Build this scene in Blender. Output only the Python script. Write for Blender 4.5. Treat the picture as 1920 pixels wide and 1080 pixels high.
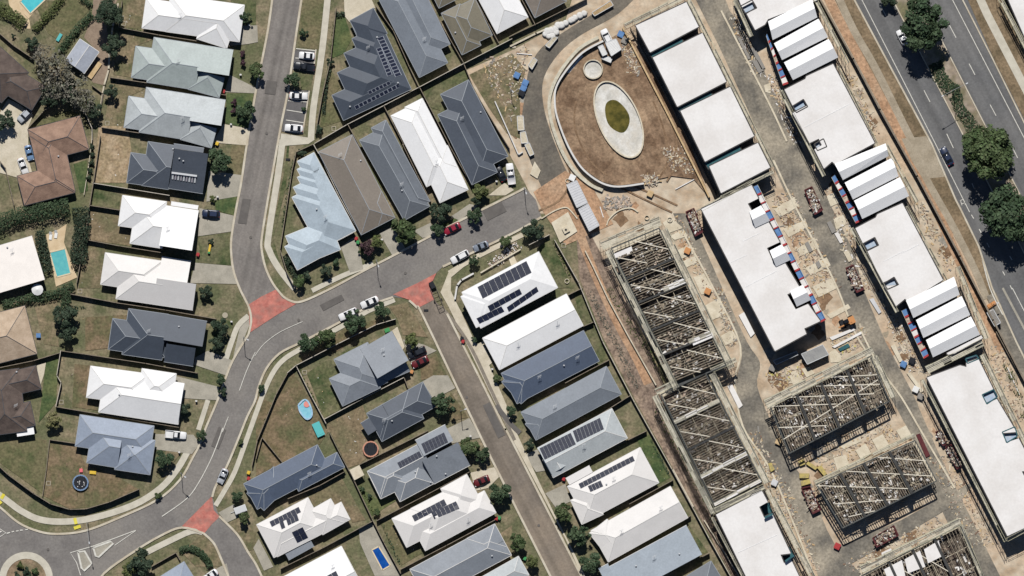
import bpy, math, random
from mathutils import Vector, Matrix, noise as mnoise
from mathutils.geometry import tessellate_polygon
random.seed(7)
for o in list(bpy.data.objects): bpy.data.objects.remove(o)
SC = bpy.context.scene
COL = SC.collection

# ------------------------------------------------------------------ camera, sky, sun, exposure
S = 0.14            # metres per photo pixel on the ground
HC = 2400.0         # survey camera height
cam = bpy.data.cameras.new('survey_camera')
cam.sensor_fit = 'HORIZONTAL'; cam.sensor_width = 36.0
cam.lens = 18.0 / ((960 * S) / HC)
cam.clip_start = 50.0; cam.clip_end = 6000.0
camo = bpy.data.objects.new('survey_camera', cam); COL.objects.link(camo)
camo.location = (0, 0, HC); camo.rotation_euler = (0, 0, 0)
SC.camera = camo
SUN_EL, SUN_AZ = math.radians(52.5), math.radians(-5.0)   # azimuth from +Y, clockwise
w = bpy.data.worlds.new('World'); SC.world = w; w.use_nodes = True
nt = w.node_tree; nt.nodes.clear()
sky = nt.nodes.new('ShaderNodeTexSky'); sky.sky_type = 'NISHITA'; sky.sun_disc = False
sky.air_density = .7; sky.dust_density = .2; sky.ozone_density = 3.0; sky.sun_elevation = SUN_EL; sky.sun_rotation = SUN_AZ
bg = nt.nodes.new('ShaderNodeBackground'); bg.inputs['Strength'].default_value = 0.05
ow = nt.nodes.new('ShaderNodeOutputWorld')
nt.links.new(sky.outputs[0], bg.inputs[0]); nt.links.new(bg.outputs[0], ow.inputs[0])
sun = bpy.data.lights.new('sun', 'SUN'); sun.energy = 5.0; sun.angle = math.radians(0.5); sun.color = (1.0, 0.97, 0.925)
suno = bpy.data.objects.new('sun', sun); COL.objects.link(suno)
sd = Vector((math.sin(SUN_AZ) * math.cos(SUN_EL), math.cos(SUN_AZ) * math.cos(SUN_EL), math.sin(SUN_EL)))
suno.rotation_euler = sd.to_track_quat('Z', 'Y').to_euler(); suno.location = sd * 300
SC.view_settings.view_transform = 'Standard'; SC.view_settings.look = 'None'
SC.view_settings.exposure = 0.0; SC.view_settings.gamma = 1.0; SC.view_settings.use_curve_mapping = False
SC.render.engine = 'CYCLES'; SC.cycles.max_bounces = 5; SC.cycles.diffuse_bounces = 1; SC.cycles.glossy_bounces = 2

# ------------------------------------------------------------------ coordinates
TILE = {}
def P(s):
    """'t10 705,155 885,58' (quarter-pixel readings in a 480x270 tile) or 'p 52,242' -> photo pixels."""
    k = s.split(); h = k[0]; out = []
    for q in k[1:]:
        x, y = map(float, q.split(','))
        if h[0] == 't': out.append((480 * int(h[1]) + x / 4, 270 * int(h[2]) + y / 4))
        else: out.append((x, y))
    return out
def W(x, y, z=0.0):
    k = (HC - z) / HC
    return Vector(((x - 960) * S * k, (540 - y) * S * k, z))
def W2(p, z=0.0): return W(p[0], p[1], z)

# ------------------------------------------------------------------ materials
def lin(v):
    v /= 255.0
    return v / 12.92 if v <= .04045 else ((v + .055) / 1.055) ** 2.4
GAIN = 1.33
def A(v, t=0.0): return (v, v * (1 - t * .5), v * (1 - t), 1)
def C(r, g, b): return tuple(min(.86, lin(v) / GAIN) for v in (r, g, b)) + (1,)
MATS = {}
def M(name, c1, c2=None, scale=.5, rough=.85, c3=None, s3=.08, grain=.18, gs=6.0, bump=0.0, spec=.2, metal=0.0, lo=.38, hi=.62, island=0.0, streak=None):
    if name in MATS: return MATS[name]
    m = bpy.data.materials.new(name); MATS[name] = m; m.use_nodes = True
    n = m.node_tree; b = n.nodes['Principled BSDF']
    b.inputs['Roughness'].default_value = rough; b.inputs['Specular IOR Level'].default_value = spec
    b.inputs['Metallic'].default_value = metal
    geo = n.nodes.new('ShaderNodeNewGeometry')
    def nz(sc, det=5):
        t = n.nodes.new('ShaderNodeTexNoise'); t.inputs['Scale'].default_value = sc; t.inputs['Detail'].default_value = det
        t.inputs['Roughness'].default_value = .62
        n.links.new(geo.outputs['Position'], t.inputs['Vector']); return t
    def mix(fac, a, bb, mode='MIX'):
        x = n.nodes.new('ShaderNodeMix'); x.data_type = 'RGBA'; x.blend_type = mode
        for s_, v in ((x.inputs[0], fac), (x.inputs[6], a), (x.inputs[7], bb)):
            if hasattr(v, 'is_linked'): n.links.new(v, s_)
            else: s_.default_value = v
        return x.outputs[2]
    def ramp(t, l, h):
        r = n.nodes.new('ShaderNodeMapRange'); r.inputs[1].default_value = l; r.inputs[2].default_value = h
        n.links.new(t, r.inputs[0]); return r.outputs[0]
    col = c1
    if c2: col = mix(ramp(nz(scale).outputs[0], lo, hi), c1, c2)
    if c3: col = mix(ramp(nz(s3).outputs[0], .45, .66), col, c3)
    if streak is not None:      # wheel-path wear running along one direction
        mp = n.nodes.new('ShaderNodeMapping'); mp.vector_type = 'TEXTURE'; mp.inputs['Rotation'].default_value = (0, 0, streak); mp.inputs['Scale'].default_value = (90.0, 1.9, 1)
        n.links.new(geo.outputs['Position'], mp.inputs['Vector']); t = n.nodes.new('ShaderNodeTexNoise'); t.inputs['Scale'].default_value = 1.0; t.inputs['Detail'].default_value = 2
        n.links.new(mp.outputs[0], t.inputs['Vector']); g = n.nodes.new('ShaderNodeMapRange'); g.inputs[1].default_value = .3; g.inputs[2].default_value = .7; g.inputs[3].default_value = .84; g.inputs[4].default_value = 1.17
        n.links.new(t.outputs[0], g.inputs[0]); v = n.nodes.new('ShaderNodeHueSaturation'); n.links.new(g.outputs[0], v.inputs['Value']); n.links.new(col, v.inputs['Color']); col = v.outputs[0]
    if grain:
        g = n.nodes.new('ShaderNodeMapRange'); g.inputs[1].default_value = .25; g.inputs[2].default_value = .75
        g.inputs[3].default_value = 1 - grain; g.inputs[4].default_value = 1 + grain
        n.links.new(nz(gs, 3).outputs[0], g.inputs[0])
        v = n.nodes.new('ShaderNodeHueSaturation'); n.links.new(g.outputs[0], v.inputs['Value'])
        if hasattr(col, 'is_linked'): n.links.new(col, v.inputs['Color'])
        else: v.inputs['Color'].default_value = col
        col = v.outputs[0]
    if island:
        g = n.nodes.new('ShaderNodeMapRange'); g.inputs[3].default_value = 1 - island; g.inputs[4].default_value = 1 + island
        n.links.new(geo.outputs['Random Per Island'], g.inputs[0])
        v = n.nodes.new('ShaderNodeHueSaturation'); n.links.new(g.outputs[0], v.inputs['Value']); n.links.new(col, v.inputs['Color']) if hasattr(col, 'is_linked') else None
        if not hasattr(col, 'is_linked'): v.inputs['Color'].default_value = col
        col = v.outputs[0]
    if hasattr(col, 'is_linked'): n.links.new(col, b.inputs['Base Color'])
    else: b.inputs['Base Color'].default_value = col
    if bump:
        bp = n.nodes.new('ShaderNodeBump'); bp.inputs['Strength'].default_value = bump; bp.inputs['Distance'].default_value = .15
        n.links.new(nz(gs * .7, 4).outputs[0], bp.inputs['Height']); n.links.new(bp.outputs[0], b.inputs['Normal'])
    return m

m_grass = M('lawn_mixed', C(100, 102, 74), C(150, 136, 112), .2, c3=C(98, 103, 72), s3=.06, grain=.4, gs=1.5, bump=.6)
m_green = M('lawn_green', C(68, 82, 50), C(112, 112, 80), .35, c3=C(124, 118, 92), s3=.13, grain=.4, gs=1.5, bump=.6)
m_green3 = M('lawn_lush', C(66, 86, 52), C(92, 104, 66), .3, c3=C(108, 112, 74), s3=.1, grain=.35, gs=1.6, bump=.6)
m_dry2 = M('lawn_parched', C(136, 118, 94), C(112, 100, 74), .3, c3=C(98, 100, 70), s3=.15, grain=.4, gs=1.5, bump=.6)
m_verge = M('lawn_verge', C(88, 94, 62), C(114, 110, 80), .35, c3=C(128, 117, 90), s3=.12, grain=.4, gs=1.5, bump=.6)
m_dry = M('lawn_dry', C(146, 129, 104), C(122, 108, 84), .4, c3=C(112, 108, 80), s3=.12, grain=.4, gs=1.5, bump=.6)
m_straw = M('lawn_straw', C(184, 164, 136), C(160, 138, 110), .5, c3=C(150, 134, 104), s3=.2, grain=.4, gs=1.5, bump=.6)
m_soil = M('bare_soil', C(160, 138, 114), C(132, 112, 90), .35, c3=C(120, 113, 88), s3=.2, grain=.4, gs=1.5, bump=.6)
m_asph = M('asphalt', C(134, 130, 126), C(121, 117, 114), .22, c3=C(141, 136, 130), s3=.05, grain=.17, gs=1.8)
m_asph2 = M('asphalt_highway', C(112, 112, 112), C(104, 104, 105), .2, c3=C(119, 118, 117), s3=.04, grain=.16, gs=1.8, streak=math.atan2(-1.0, .537))
m_asphS = M('asphalt_worn', C(138, 128, 117), C(122, 113, 103), .22, c3=C(148, 135, 120), s3=.06, grain=.17, gs=1.8, streak=math.atan2(-1.0, .5))
m_asphN = M('asphalt_north', C(134, 129, 124), C(121, 116, 112), .22, c3=C(140, 134, 128), s3=.05, grain=.17, gs=1.8, streak=math.atan2(-1.0, -.22))
m_patch = M('asphalt_patch', C(112, 108, 104), C(102, 98, 95), .5, grain=.15, gs=2)
m_conc = M('concrete_path', C(212, 206, 190), C(198, 192, 176), .5, grain=.1, gs=4)
m_drive = M('concrete_drive', C(180, 174, 160), C(162, 157, 144), .35, grain=.14, gs=4)
m_drive2 = M('exposed_drive', C(216, 206, 186), C(200, 190, 168), .4, grain=.12, gs=4)
m_kerb = M('concrete_kerb', C(212, 204, 186), C(194, 182, 160), .3, grain=.1)
m_red = M('red_pavement', C(210, 134, 120), C(184, 112, 102), .6, c3=C(166, 120, 110), s3=.45, grain=.2, gs=1.8)
m_paint = M('road_paint', C(226, 224, 214), C(206, 203, 194), 1.5, grain=.06)
m_yellow = M('yellow_tactile', C(232, 222, 96), C(222, 206, 70), 1, grain=.1)
m_dirt = M('site_dirt', C(216, 202, 180), C(178, 157, 132), .3, c3=C(204, 180, 153), s3=.07, grain=.26, gs=1.2, bump=.7)
m_siteasph = M('site_asphalt', C(118, 112, 102), C(100, 95, 88), .25, c3=C(132, 123, 110), s3=.08, grain=.24, gs=1.6)
m_dirt2 = M('orange_dirt', C(194, 156, 124), C(164, 130, 102), .3, c3=C(186, 156, 128), s3=.12, grain=.4, gs=1.5, bump=.7)
m_loam = M('brown_loam', C(146, 121, 98), C(114, 91, 71), .3, c3=C(166, 141, 115), s3=.12, grain=.4, gs=1.5, bump=.8, streak=math.atan2(-1.0, .5))
m_mulch = M('purple_mulch', C(152, 133, 118), C(110, 95, 84), .5, c3=C(166, 146, 127), s3=.2, grain=.4, gs=1.6, bump=.8)
m_medsoil = M('median_soil', C(172, 158, 142), C(140, 126, 108), .4, c3=C(120, 116, 88), s3=.2, grain=.35, gs=1.6, bump=.6)
m_gravel = M('dusty_road', C(136, 130, 119), C(110, 106, 99), .2, c3=C(176, 166, 148), s3=.07, grain=.32, gs=1.5, bump=.4)
m_gravel2 = M('pale_gravel', C(178, 166, 146), C(160, 148, 128), .3, grain=.2, gs=3)
m_weeds = M('weedy_ground', C(150, 133, 108), C(118, 110, 84), .3, c3=C(98, 100, 70), s3=.2, grain=.4, gs=1.5, bump=.8)
m_verge2 = M('brown_verge', C(134, 116, 92), C(110, 97, 75), .25, c3=C(154, 134, 108), s3=.1, grain=.4, gs=1.5, bump=.7)
m_slab = M('pale_slab', C(226, 216, 194), C(208, 196, 172), .4, grain=.1, gs=3)
m_tile = M('pool_paving', C(222, 200, 166), C(210, 186, 150), .6, grain=.1)
m_brickpave = M('brick_paving', C(156, 138, 120), C(142, 124, 108), .8, grain=.2, gs=4)
m_parkasph = M('parking_asphalt', C(112, 110, 110), C(102, 100, 100), .4, grain=.12, gs=4)

# ------------------------------------------------------------------ object helpers
WP = {}
def tag(o, label=None, cat=None, group=None, kind=None):
    if label: o['label'] = label
    if cat: o['category'] = cat
    if group: o['group'] = group
    if kind: o['kind'] = kind
    return o
def empty(name, loc, label=None, cat=None, group=None):
    o = bpy.data.objects.new(name, None); COL.objects.link(o); o.location = loc; o.empty_display_size = .2
    WP[o.name] = Vector(loc); return tag(o, label, cat, group)
def mk(name, verts, faces, mats, parent=None, midx=None, smooth=False, at=None):
    base = WP[parent.name] if parent else (Vector(at) if at is not None else Vector((0, 0, 0)))
    me = bpy.data.meshes.new(name)
    me.from_pydata([tuple(Vector(v) - base) for v in verts], [], faces)
    for m in (mats if isinstance(mats, (list, tuple)) else [mats]): me.materials.append(m)
    if midx: me.polygons.foreach_set('material_index', midx)
    if smooth: me.polygons.foreach_set('use_smooth', [True] * len(me.polygons))
    o = bpy.data.objects.new(name, me); COL.objects.link(o)
    if parent: o.parent = parent
    else: o.location = base
    WP[o.name] = base.copy(); return o
CUBE = {}
CF = [(0, 3, 2, 1), (4, 5, 6, 7), (0, 1, 5, 4), (1, 2, 6, 5), (2, 3, 7, 6), (3, 0, 4, 7)]
CV = [(-.5, -.5, -.5), (.5, -.5, -.5), (.5, .5, -.5), (-.5, .5, -.5), (-.5, -.5, .5), (.5, -.5, .5), (.5, .5, .5), (-.5, .5, .5)]
def cube_mesh(m):
    if m.name not in CUBE:
        me = bpy.data.meshes.new('bar_' + m.name); me.from_pydata(CV, [], CF); me.materials.append(m); CUBE[m.name] = me
    return CUBE[m.name]
def place(name, me, loc, mat3=None, parent=None):
    o = bpy.data.objects.new(name, me); COL.objects.link(o)
    b = Vector(loc)
    if parent: o.parent = parent; b = b - WP[parent.name]
    mb = Matrix.Translation(b)
    if mat3 is not None: mb = mb @ mat3
    o.matrix_basis = mb; WP[o.name] = Vector(loc); return o
def frame_m(d, sx, sy, sz):
    x = Vector(d).normalized(); up = Vector((0, 0, 1))
    if abs(x.z) > .95: up = Vector((0, 1, 0))
    y = up.cross(x).normalized(); z = x.cross(y)
    return Matrix(((x.x * sx, y.x * sy, z.x * sz, 0), (x.y * sx, y.y * sy, z.y * sz, 0), (x.z * sx, y.z * sy, z.z * sz, 0), (0, 0, 0, 1)))
def beam(name, p0, p1, wd, ht, m, parent=None):
    p0, p1 = Vector(p0), Vector(p1); d = p1 - p0
    return place(name, cube_mesh(m), (p0 + p1) / 2, frame_m(d, d.length, wd, ht), parent)
class MB:
    def __init__(s): s.v = []; s.f = []; s.m = []
    def add(s, vs, fs, mi=0):
        b = len(s.v); s.v += [Vector(v) for v in vs]; s.f += [tuple(i + b for i in f) for f in fs]; s.m += [mi] * len(fs)
    def bar(s, p0, p1, wd, ht, mi=0):
        p0, p1 = Vector(p0), Vector(p1); d = p1 - p0
        if d.length < 1e-6: return
        mm = Matrix.Translation((p0 + p1) / 2) @ frame_m(d, d.length, wd, ht)
        s.add([mm @ Vector(c) for c in CV], CF, mi)
    def box(s, c, sx, sy, sz, rz=0, mi=0):
        mm = Matrix.Translation(c) @ Matrix.Rotation(rz, 4, 'Z') @ Matrix.Diagonal((sx, sy, sz, 1))
        s.add([mm @ Vector(q) for q in CV], CF, mi)
    def prism(s, pts, z0, z1, mi=0, top=None):
        n = len(pts); vs = [(p[0], p[1], z0) for p in pts] + [(p[0], p[1], z1) for p in pts]
        tr = tessellate_polygon([[Vector((p[0], p[1], 0)) for p in pts]])
        fs = []
        for t in tr:
            a, b, c = [Vector((pts[i][0], pts[i][1], 0)) for i in t]
            t = tuple(t) if (b - a).cross(c - a).z > 0 else (t[0], t[2], t[1])
            fs.append(tuple(i + n for i in t)); fs.append((t[0], t[2], t[1]))
        nt_ = len(fs)
        s.add(vs, fs, mi if top is None else top)
        area = sum(pts[i][0] * pts[(i + 1) % n][1] - pts[(i + 1) % n][0] * pts[i][1] for i in range(n))
        fs = [(i, (i + 1) % n, (i + 1) % n + n, i + n) if area > 0 else ((i + 1) % n, i, i + n, (i + 1) % n + n) for i in range(n)]
        s.add(vs, fs, mi)
    def cyl(s, c, r0, r1, z0, z1, n=10, mi=0):
        vs = [(c[0] + r * math.cos(6.2832 * i / n), c[1] + r * math.sin(6.2832 * i / n), z) for r, z in ((r0, z0), (r1, z1)) for i in range(n)]
        s.add(vs, [(i, (i + 1) % n, (i + 1) % n + n, i + n) for i in range(n)] + [tuple(range(n, 2 * n)), tuple(range(n - 1, -1, -1))], mi)
    def build(s, name, mats, parent=None, smooth=False, at=None):
        return mk(name, s.v, s.f, mats, parent, s.m, smooth, at)
LV = {}
def sheet(name, pts, level, m, z=None, kind='structure'):
    if z is None:
        i = LV.get(level, 0); LV[level] = i + 1
        z = level * .05 + (i % 12) * .004
    q = [W2(p, 0) for p in pts]
    tr = tessellate_polygon([[Vector((p.x, p.y, 0)) for p in q]])
    fs = []
    for t in tr:
        a, b, c = [q[i] for i in t]
        fs.append(tuple(t) if (b - a).cross(c - a).z > 0 else (t[0], t[2], t[1]))
    o = mk(name, [(p.x, p.y, z) for p in q], fs, m)
    if kind: o['kind'] = kind
    return o
def smooth_line(pts, n=4):
    out = []
    for i in range(len(pts) - 1):
        p0 = pts[max(0, i - 1)]; p1 = pts[i]; p2 = pts[i + 1]; p3 = pts[min(len(pts) - 1, i + 2)]
        for k in range(n):
            t = k / n
            out.append(tuple(.5 * (2 * p1[j] + (p2[j] - p0[j]) * t + (2 * p0[j] - 5 * p1[j] + 4 * p2[j] - p3[j]) * t * t + (3 * p1[j] - p0[j] - 3 * p2[j] + p3[j]) * t ** 3) for j in (0, 1)))
    out.append(pts[-1]); return out
def ribbon_pts(pts, wpx):
    L, R = [], []
    for i, p in enumerate(pts):
        a = pts[max(0, i - 1)]; b = pts[min(len(pts) - 1, i + 1)]
        d = Vector((b[0] - a[0], b[1] - a[1])).normalized(); nrm = Vector((-d.y, d.x)) * wpx / 2
        L.append((p[0] + nrm.x, p[1] + nrm.y)); R.append((p[0] - nrm.x, p[1] - nrm.y))
    return L, R
def ribbon(name, pts, wpx, level, m, sm=True, h=None, kind='structure', z=None):
    pts = smooth_line(pts) if sm and len(pts) > 2 else pts
    L, R = ribbon_pts(pts, wpx); n = len(pts)
    if z is None:
        i = LV.get(level, 0); LV[level] = i + 1; z = level * .05 + (i % 12) * .004
    vs = [W2(p) for p in L] + [W2(p) for p in R]
    if h is None:
        fs = [(i + n, i + n + 1, i + 1, i) for i in range(n - 1)]
        vs = [(v.x, v.y, z) for v in vs]
        a, b, c = [Vector(vs[i]) for i in fs[0][:3]]
        if (b - a).cross(c - a).z < 0: fs = [f[::-1] for f in fs]
    else:
        N = 2 * n
        vs = [(v.x, v.y, z) for v in vs] + [(v.x, v.y, z + h) for v in vs]
        fs = []
        for i in range(n - 1):
            fs += [(N + i, N + i + 1, N + n + i + 1, N + n + i), (i, i + 1, N + i + 1, N + i), (n + i + 1, n + i, N + n + i, N + n + i + 1)]
        fs += [(0, N, N + n, n), (n - 1, 2 * n - 1, N + 2 * n - 1, N + n - 1)]
    o = mk(name, vs, fs, m)
    if kind: o['kind'] = kind
    return o
def lerp(a, b, t): return (a[0] + (b[0] - a[0]) * t, a[1] + (b[1] - a[1]) * t)
def ell(cx, cy, a, b, ang, n=40):
    c, s = math.cos(ang), math.sin(ang)
    return [(cx + a * math.cos(t) * c - b * math.sin(t) * s, cy + a * math.cos(t) * s + b * math.sin(t) * c) for t in (6.28319 * i / n for i in range(n))]
# ================================================================== GROUND, ROADS, PATHS
sheet('ground', [(-6000, -5000), (8000, -5000), (8000, 6000), (-6000, 6000)], 0, m_grass, z=0)
sheet('construction_ground', [(872, 133), (965, 92), (1060, 40), (1090, -60), (1580, -60), (1700, 130), (1860, 450), (1930, 620), (1930, 1140), (1420, 1140), (1180, 640), (1085, 440), (1040, 402), (1010, 400), (985, 345), (940, 260)], 1, m_dirt)
# --- streets
R1L = [(514, -30), (505, 40), (496, 90), (480, 170), (463, 270), (452, 345), (444, 385), (434, 445), (434, 480), (439, 512), (450, 542), (460, 562), (468, 580), (471, 602), (466, 627)]
R1R = [(570, -30), (556, 60), (541, 165), (528, 230), (518, 285), (503, 370), (491, 445), (491, 470), (498, 502), (512, 532), (530, 555)]
sheet('road', smooth_line(R1L) + [(520, 600)] + smooth_line(R1R[::-1]), 2, m_asphN)
DN = [(-30, 930), (0, 951), (35, 980), (72, 996), (107, 1001), (160, 995), (225, 970), (295, 937), (337, 900), (362, 857), (375, 832), (386, 802), (409, 748), (422, 712), (437, 675), (466, 627)]
DN2 = [(530, 555), (545, 564), (567, 565), (622, 540), (685, 506), (732, 482), (860, 415), (960, 365), (985, 352)]
DS = [(1015, 407), (960, 438), (830, 500), (818, 512)]
DS2 = [(737, 557), (697, 572), (620, 613), (562, 643), (525, 662), (500, 690), (485, 725), (478, 752), (464, 780), (450, 815), (425, 875), (405, 910), (398, 932)]
DS3 = [(382, 1000), (341, 989), (300, 1005), (250, 1035), (195, 1075), (175, 1110)]
sheet('road', smooth_line(DN) + smooth_line(DN2) + [(1005, 375)] + DS + [(767, 560)] + smooth_line(DS2) + [(411, 968)] + smooth_line(DS3) + [(-30, 1110)], 2, m_asph)
S2L = [(767, 563), (782, 577), (795, 596), (897, 810), (960, 937), (1042, 1100)]
S2R = [(1100, 1100), (960, 827), (945, 800), (890, 690), (838, 588), (812, 560)]
sheet('road', S2L + S2R, 3, m_asphS)
S3L = [(382, 1000), (398, 1015), (408, 1032), (432, 1090)]
S3R = [(495, 1090), (480, 1058), (465, 1035), (445, 1002), (411, 968)]
sheet('road', smooth_line(S3L) + smooth_line(S3R), 3, m_asph)
for pl in (R1L, R1R, DN, DN2, DS[:3], DS2, S2L[:], S2R[:5], S3L, S3R, DS3):
    ribbon('kerb', pl, 4.0, 3, m_kerb, h=.14)
# red paved thresholds
sheet('red_threshold', [(466, 571), (490, 556), (517, 543), (530, 560), (560, 567), (520, 590), (480, 616), (468, 624)], 4, m_red)
sheet('red_threshold', [(737, 552), (780, 532), (818, 512), (808, 535), (814, 562), (784, 577), (767, 562)], 4, m_red)
sheet('red_threshold', P('t03 1590,480 1602,585 1648,635 1590,690 1530,762 1470,725 1365,706'), 4, m_red)
# roundabout, splitter islands, markings
rc = (49, 1085)
ribbon('roundabout_kerb', [(rc[0] + 44 * math.cos(a), rc[1] + 44 * math.sin(a)) for a in [6.2832 * i / 32 for i in range(33)]], 13, 4, m_conc, sm=False, h=.15)
sheet('roundabout_garden', ell(rc[0], rc[1], 39, 39, 0), 4, m_soil, z=.26)
def island(pl):
    c = (sum(p[0] for p in pl) / len(pl), sum(p[1] for p in pl) / len(pl))
    sheet('traffic_island', [lerp(c, p, .98) for p in pl], 4, m_drive, z=.3)
    ribbon('traffic_island_kerb', pl + [pl[0]], 3.4, 4, m_paint, sm=False, h=.16)
island(P('t03 585,900 635,893 688,985 670,1005 632,1040 612,1020'))
island(P('t03 700,868 830,820 850,835 740,938 718,930'))
def mark(pts, wd=1.5, lv=5, m=None, sm=True): ribbon('road_marking', pts, wd, lv, m or m_paint, sm=sm)
mark(P('t03 1018,737 850,800 700,855 528,905 575,980 605,1075'), 1.6, sm=False)
mark(P('t03 1018,740 860,850'), 1.3)
mark(P('t03 1215,633 1400,500 1490,380 1580,210 1640,60 1670,-30'), 1.7)
mark(P('t02 1795,770 1850,620 1915,480'), 1.3); mark(P('t02 1668,1080 1713,965'), 1.3)
mark(P('t12 -10,510 60,420 180,330 350,252'), 1.2)
for q in ('210,730 190,732', '170,735 150,737', '140,740 120,743', '105,745 88,749', '75,753 50,760'): mark(P('t03 ' + q), 2.2)
mark(P('t03 -10,720 45,757 0,785'), 1.6, sm=False)
sheet('splitter_paint', P('t03 -20,735 20,745 -20,765'), 5, m_paint)
for q in ('t03 10,500 30,465', 't03 -5,535 10,520', 't03 560,645 572,690', 't03 555,722 605,705'): ribbon('yellow_tactile', P(q), 6, 5, m_yellow, sm=False)
# --- footpaths
ribbon('footpath', [(616, -20), (604, 95), (588, 200), (583, 262)], 12, 3, m_conc)
sheet('footpath', [(527, 250), (578, 258), (590, 262), (578, 270), (524, 274)], 3, m_conc)
ribbon('footpath', [(530, 262), (521, 330), (503, 445), (505, 470), (524, 505), (553, 541)], 12, 3, m_conc)
ribbon('footpath', [(740, 562), (690, 583), (640, 612), (562, 655), (530, 676), (510, 702), (492, 742), (480, 775), (462, 825), (440, 885), (418, 925), (404, 948)], 9, 3, m_conc)
ribbon('footpath', [(-20, 915), (10, 936), (40, 958), (75, 974), (120, 978), (175, 971), (250, 947), (300, 916), (332, 880), (352, 846)], 12, 3, m_conc)
ribbon('footpath', [(372, 806), (381, 778), (390, 750)], 9, 3, m_conc); ribbon('footpath', [(424, 672), (436, 636), (447, 610), (466, 592)], 10, 3, m_conc)
ribbon('footpath', [(262, 1042), (310, 1018), (358, 996), (380, 998)], 11, 3, m_conc)
ribbon('footpath', [(585, 545), (640, 518), (700, 494)], 9, 3, m_conc)
sheet('footpath', P('t02 1740,560 1800,290 1850,215 1890,230 1850,330 1700,690'), 1, m_drive)
ribbon('footpath', [(1830, -20), (1850, 25), (1885, 93), (1940, 200)], 15, 3, m_conc, sm=False, z=.26)
sheet('footpath', [(841, 575), (826, 548), (842, 508), (870, 492), (870, 500), (846, 520), (845, 545), (862, 580), (905, 672), (920, 705), (960, 792), (1000, 880), (1040, 965), (1066, 1015), (1100, 1085), (1097, 1095), (1060, 1010), (960, 822)], 3, m_drive2)
ribbon('footpath', [(842, 512), (900, 478), (980, 440)], 9, 3, m_drive2)
# --- driveways
for q in ('t00 1728,195 1930,190 1935,315 1860,330 1718,345', 't00 1722,560 1935,665 1920,700 1685,690', 't01 1565,200 1822,235 1782,392 1548,432',
          't01 1495,480 1765,540 1742,655 1486,692', 't01 1465,890 1745,915 1778,1050 1425,1042', 't02 1465,520 1560,470 1755,548 1695,655 1455,575', 't02 1318,660 1645,742 1632,842 1308,822',
          't03 1165,15 1450,20 1500,85 1440,165 1165,130', 't12 1100,385 1262,425 1355,470 1165,560 1130,470', 't12 1250,700 1330,655 1440,655 1495,750 1330,835',
          't12 1380,1080 1600,975 1690,1120 1400,1180', 't11 635,770 745,690 790,860 806,940 705,965', 't11 1185,650 1310,590 1345,680 1250,705', 't11 1460,545 1600,450 1665,462 1530,575', 't11 925,670 1022,615 1125,790 1022,835',
          't03 1638,605 1755,540 1785,640 1700,680', 't13 -20,870 20,800 130,1010 60,1040', 't23 250,460 400,390 440,520 330,570', 't23 95,170 190,130 250,290 180,300', 't03 1440,1120 1700,985 1730,1120'):
    sheet('driveway', P(q), 3, m_drive)
for q in ('t00 1675,930 1872,965 1862,1090 1595,1070', 't13 1608,305 1795,262 1830,330 1740,420 1650,440', 't10 660,-20 860,-20 895,58 700,165 665,120', 't11 1745,385 1862,290 1935,345 1870,385', 't12 1440,0 1620,420 1760,760 1860,1000 1880,880 1740,560 1600,330 1540,180',
          't12 1640,430 1700,400 1770,560 1700,620', 't02 275,575 345,560 330,650 300,740', 't12 1020,320 1060,290 1115,440 1100,465'):
    sheet('driveway', P(q), 3, m_drive2)
sheet('driveway', P('t00 -20,880 60,740 140,780 250,860 210,960 215,1200 240,1290 160,1340 -20,1290'), 3, m_drive2)
sheet('paving', P('t00 840,-20 700,-20 690,120 630,280 740,400 640,560 700,620 780,640 830,420 800,200 880,0'), 1, m_brickpave)
sheet('paving', P('t00 60,-20 220,150 230,215 205,215 70,40'), 1, m_tile)
sheet('paving', P('t00 360,-40 215,140 70,0 60,-40'), 1, m_tile)
# parking bays
sheet('parking_bay', [(553, 94), (592, 94), (590, 114), (584, 137), (548, 130)], 3, m_parkasph)
sheet('parking_bay', [(541, 168), (580, 170), (568, 238), (562, 252), (528, 246)], 3, m_parkasph)
for q in ('t10 295,435 440,445', 't10 300,365 450,380', 't10 250,685 395,695', 't10 240,755 385,765', 't10 230,825 375,848', 't10 225,900 365,922', 't10 215,985 350,1000'): mark(P(q), 1.6)
ribbon('kerb', P('t10 450,370 430,540'), 2.5, 4, m_kerb, h=.1); ribbon('kerb', P('t10 400,680 350,1000'), 2.5, 4, m_kerb, h=.1)
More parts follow.
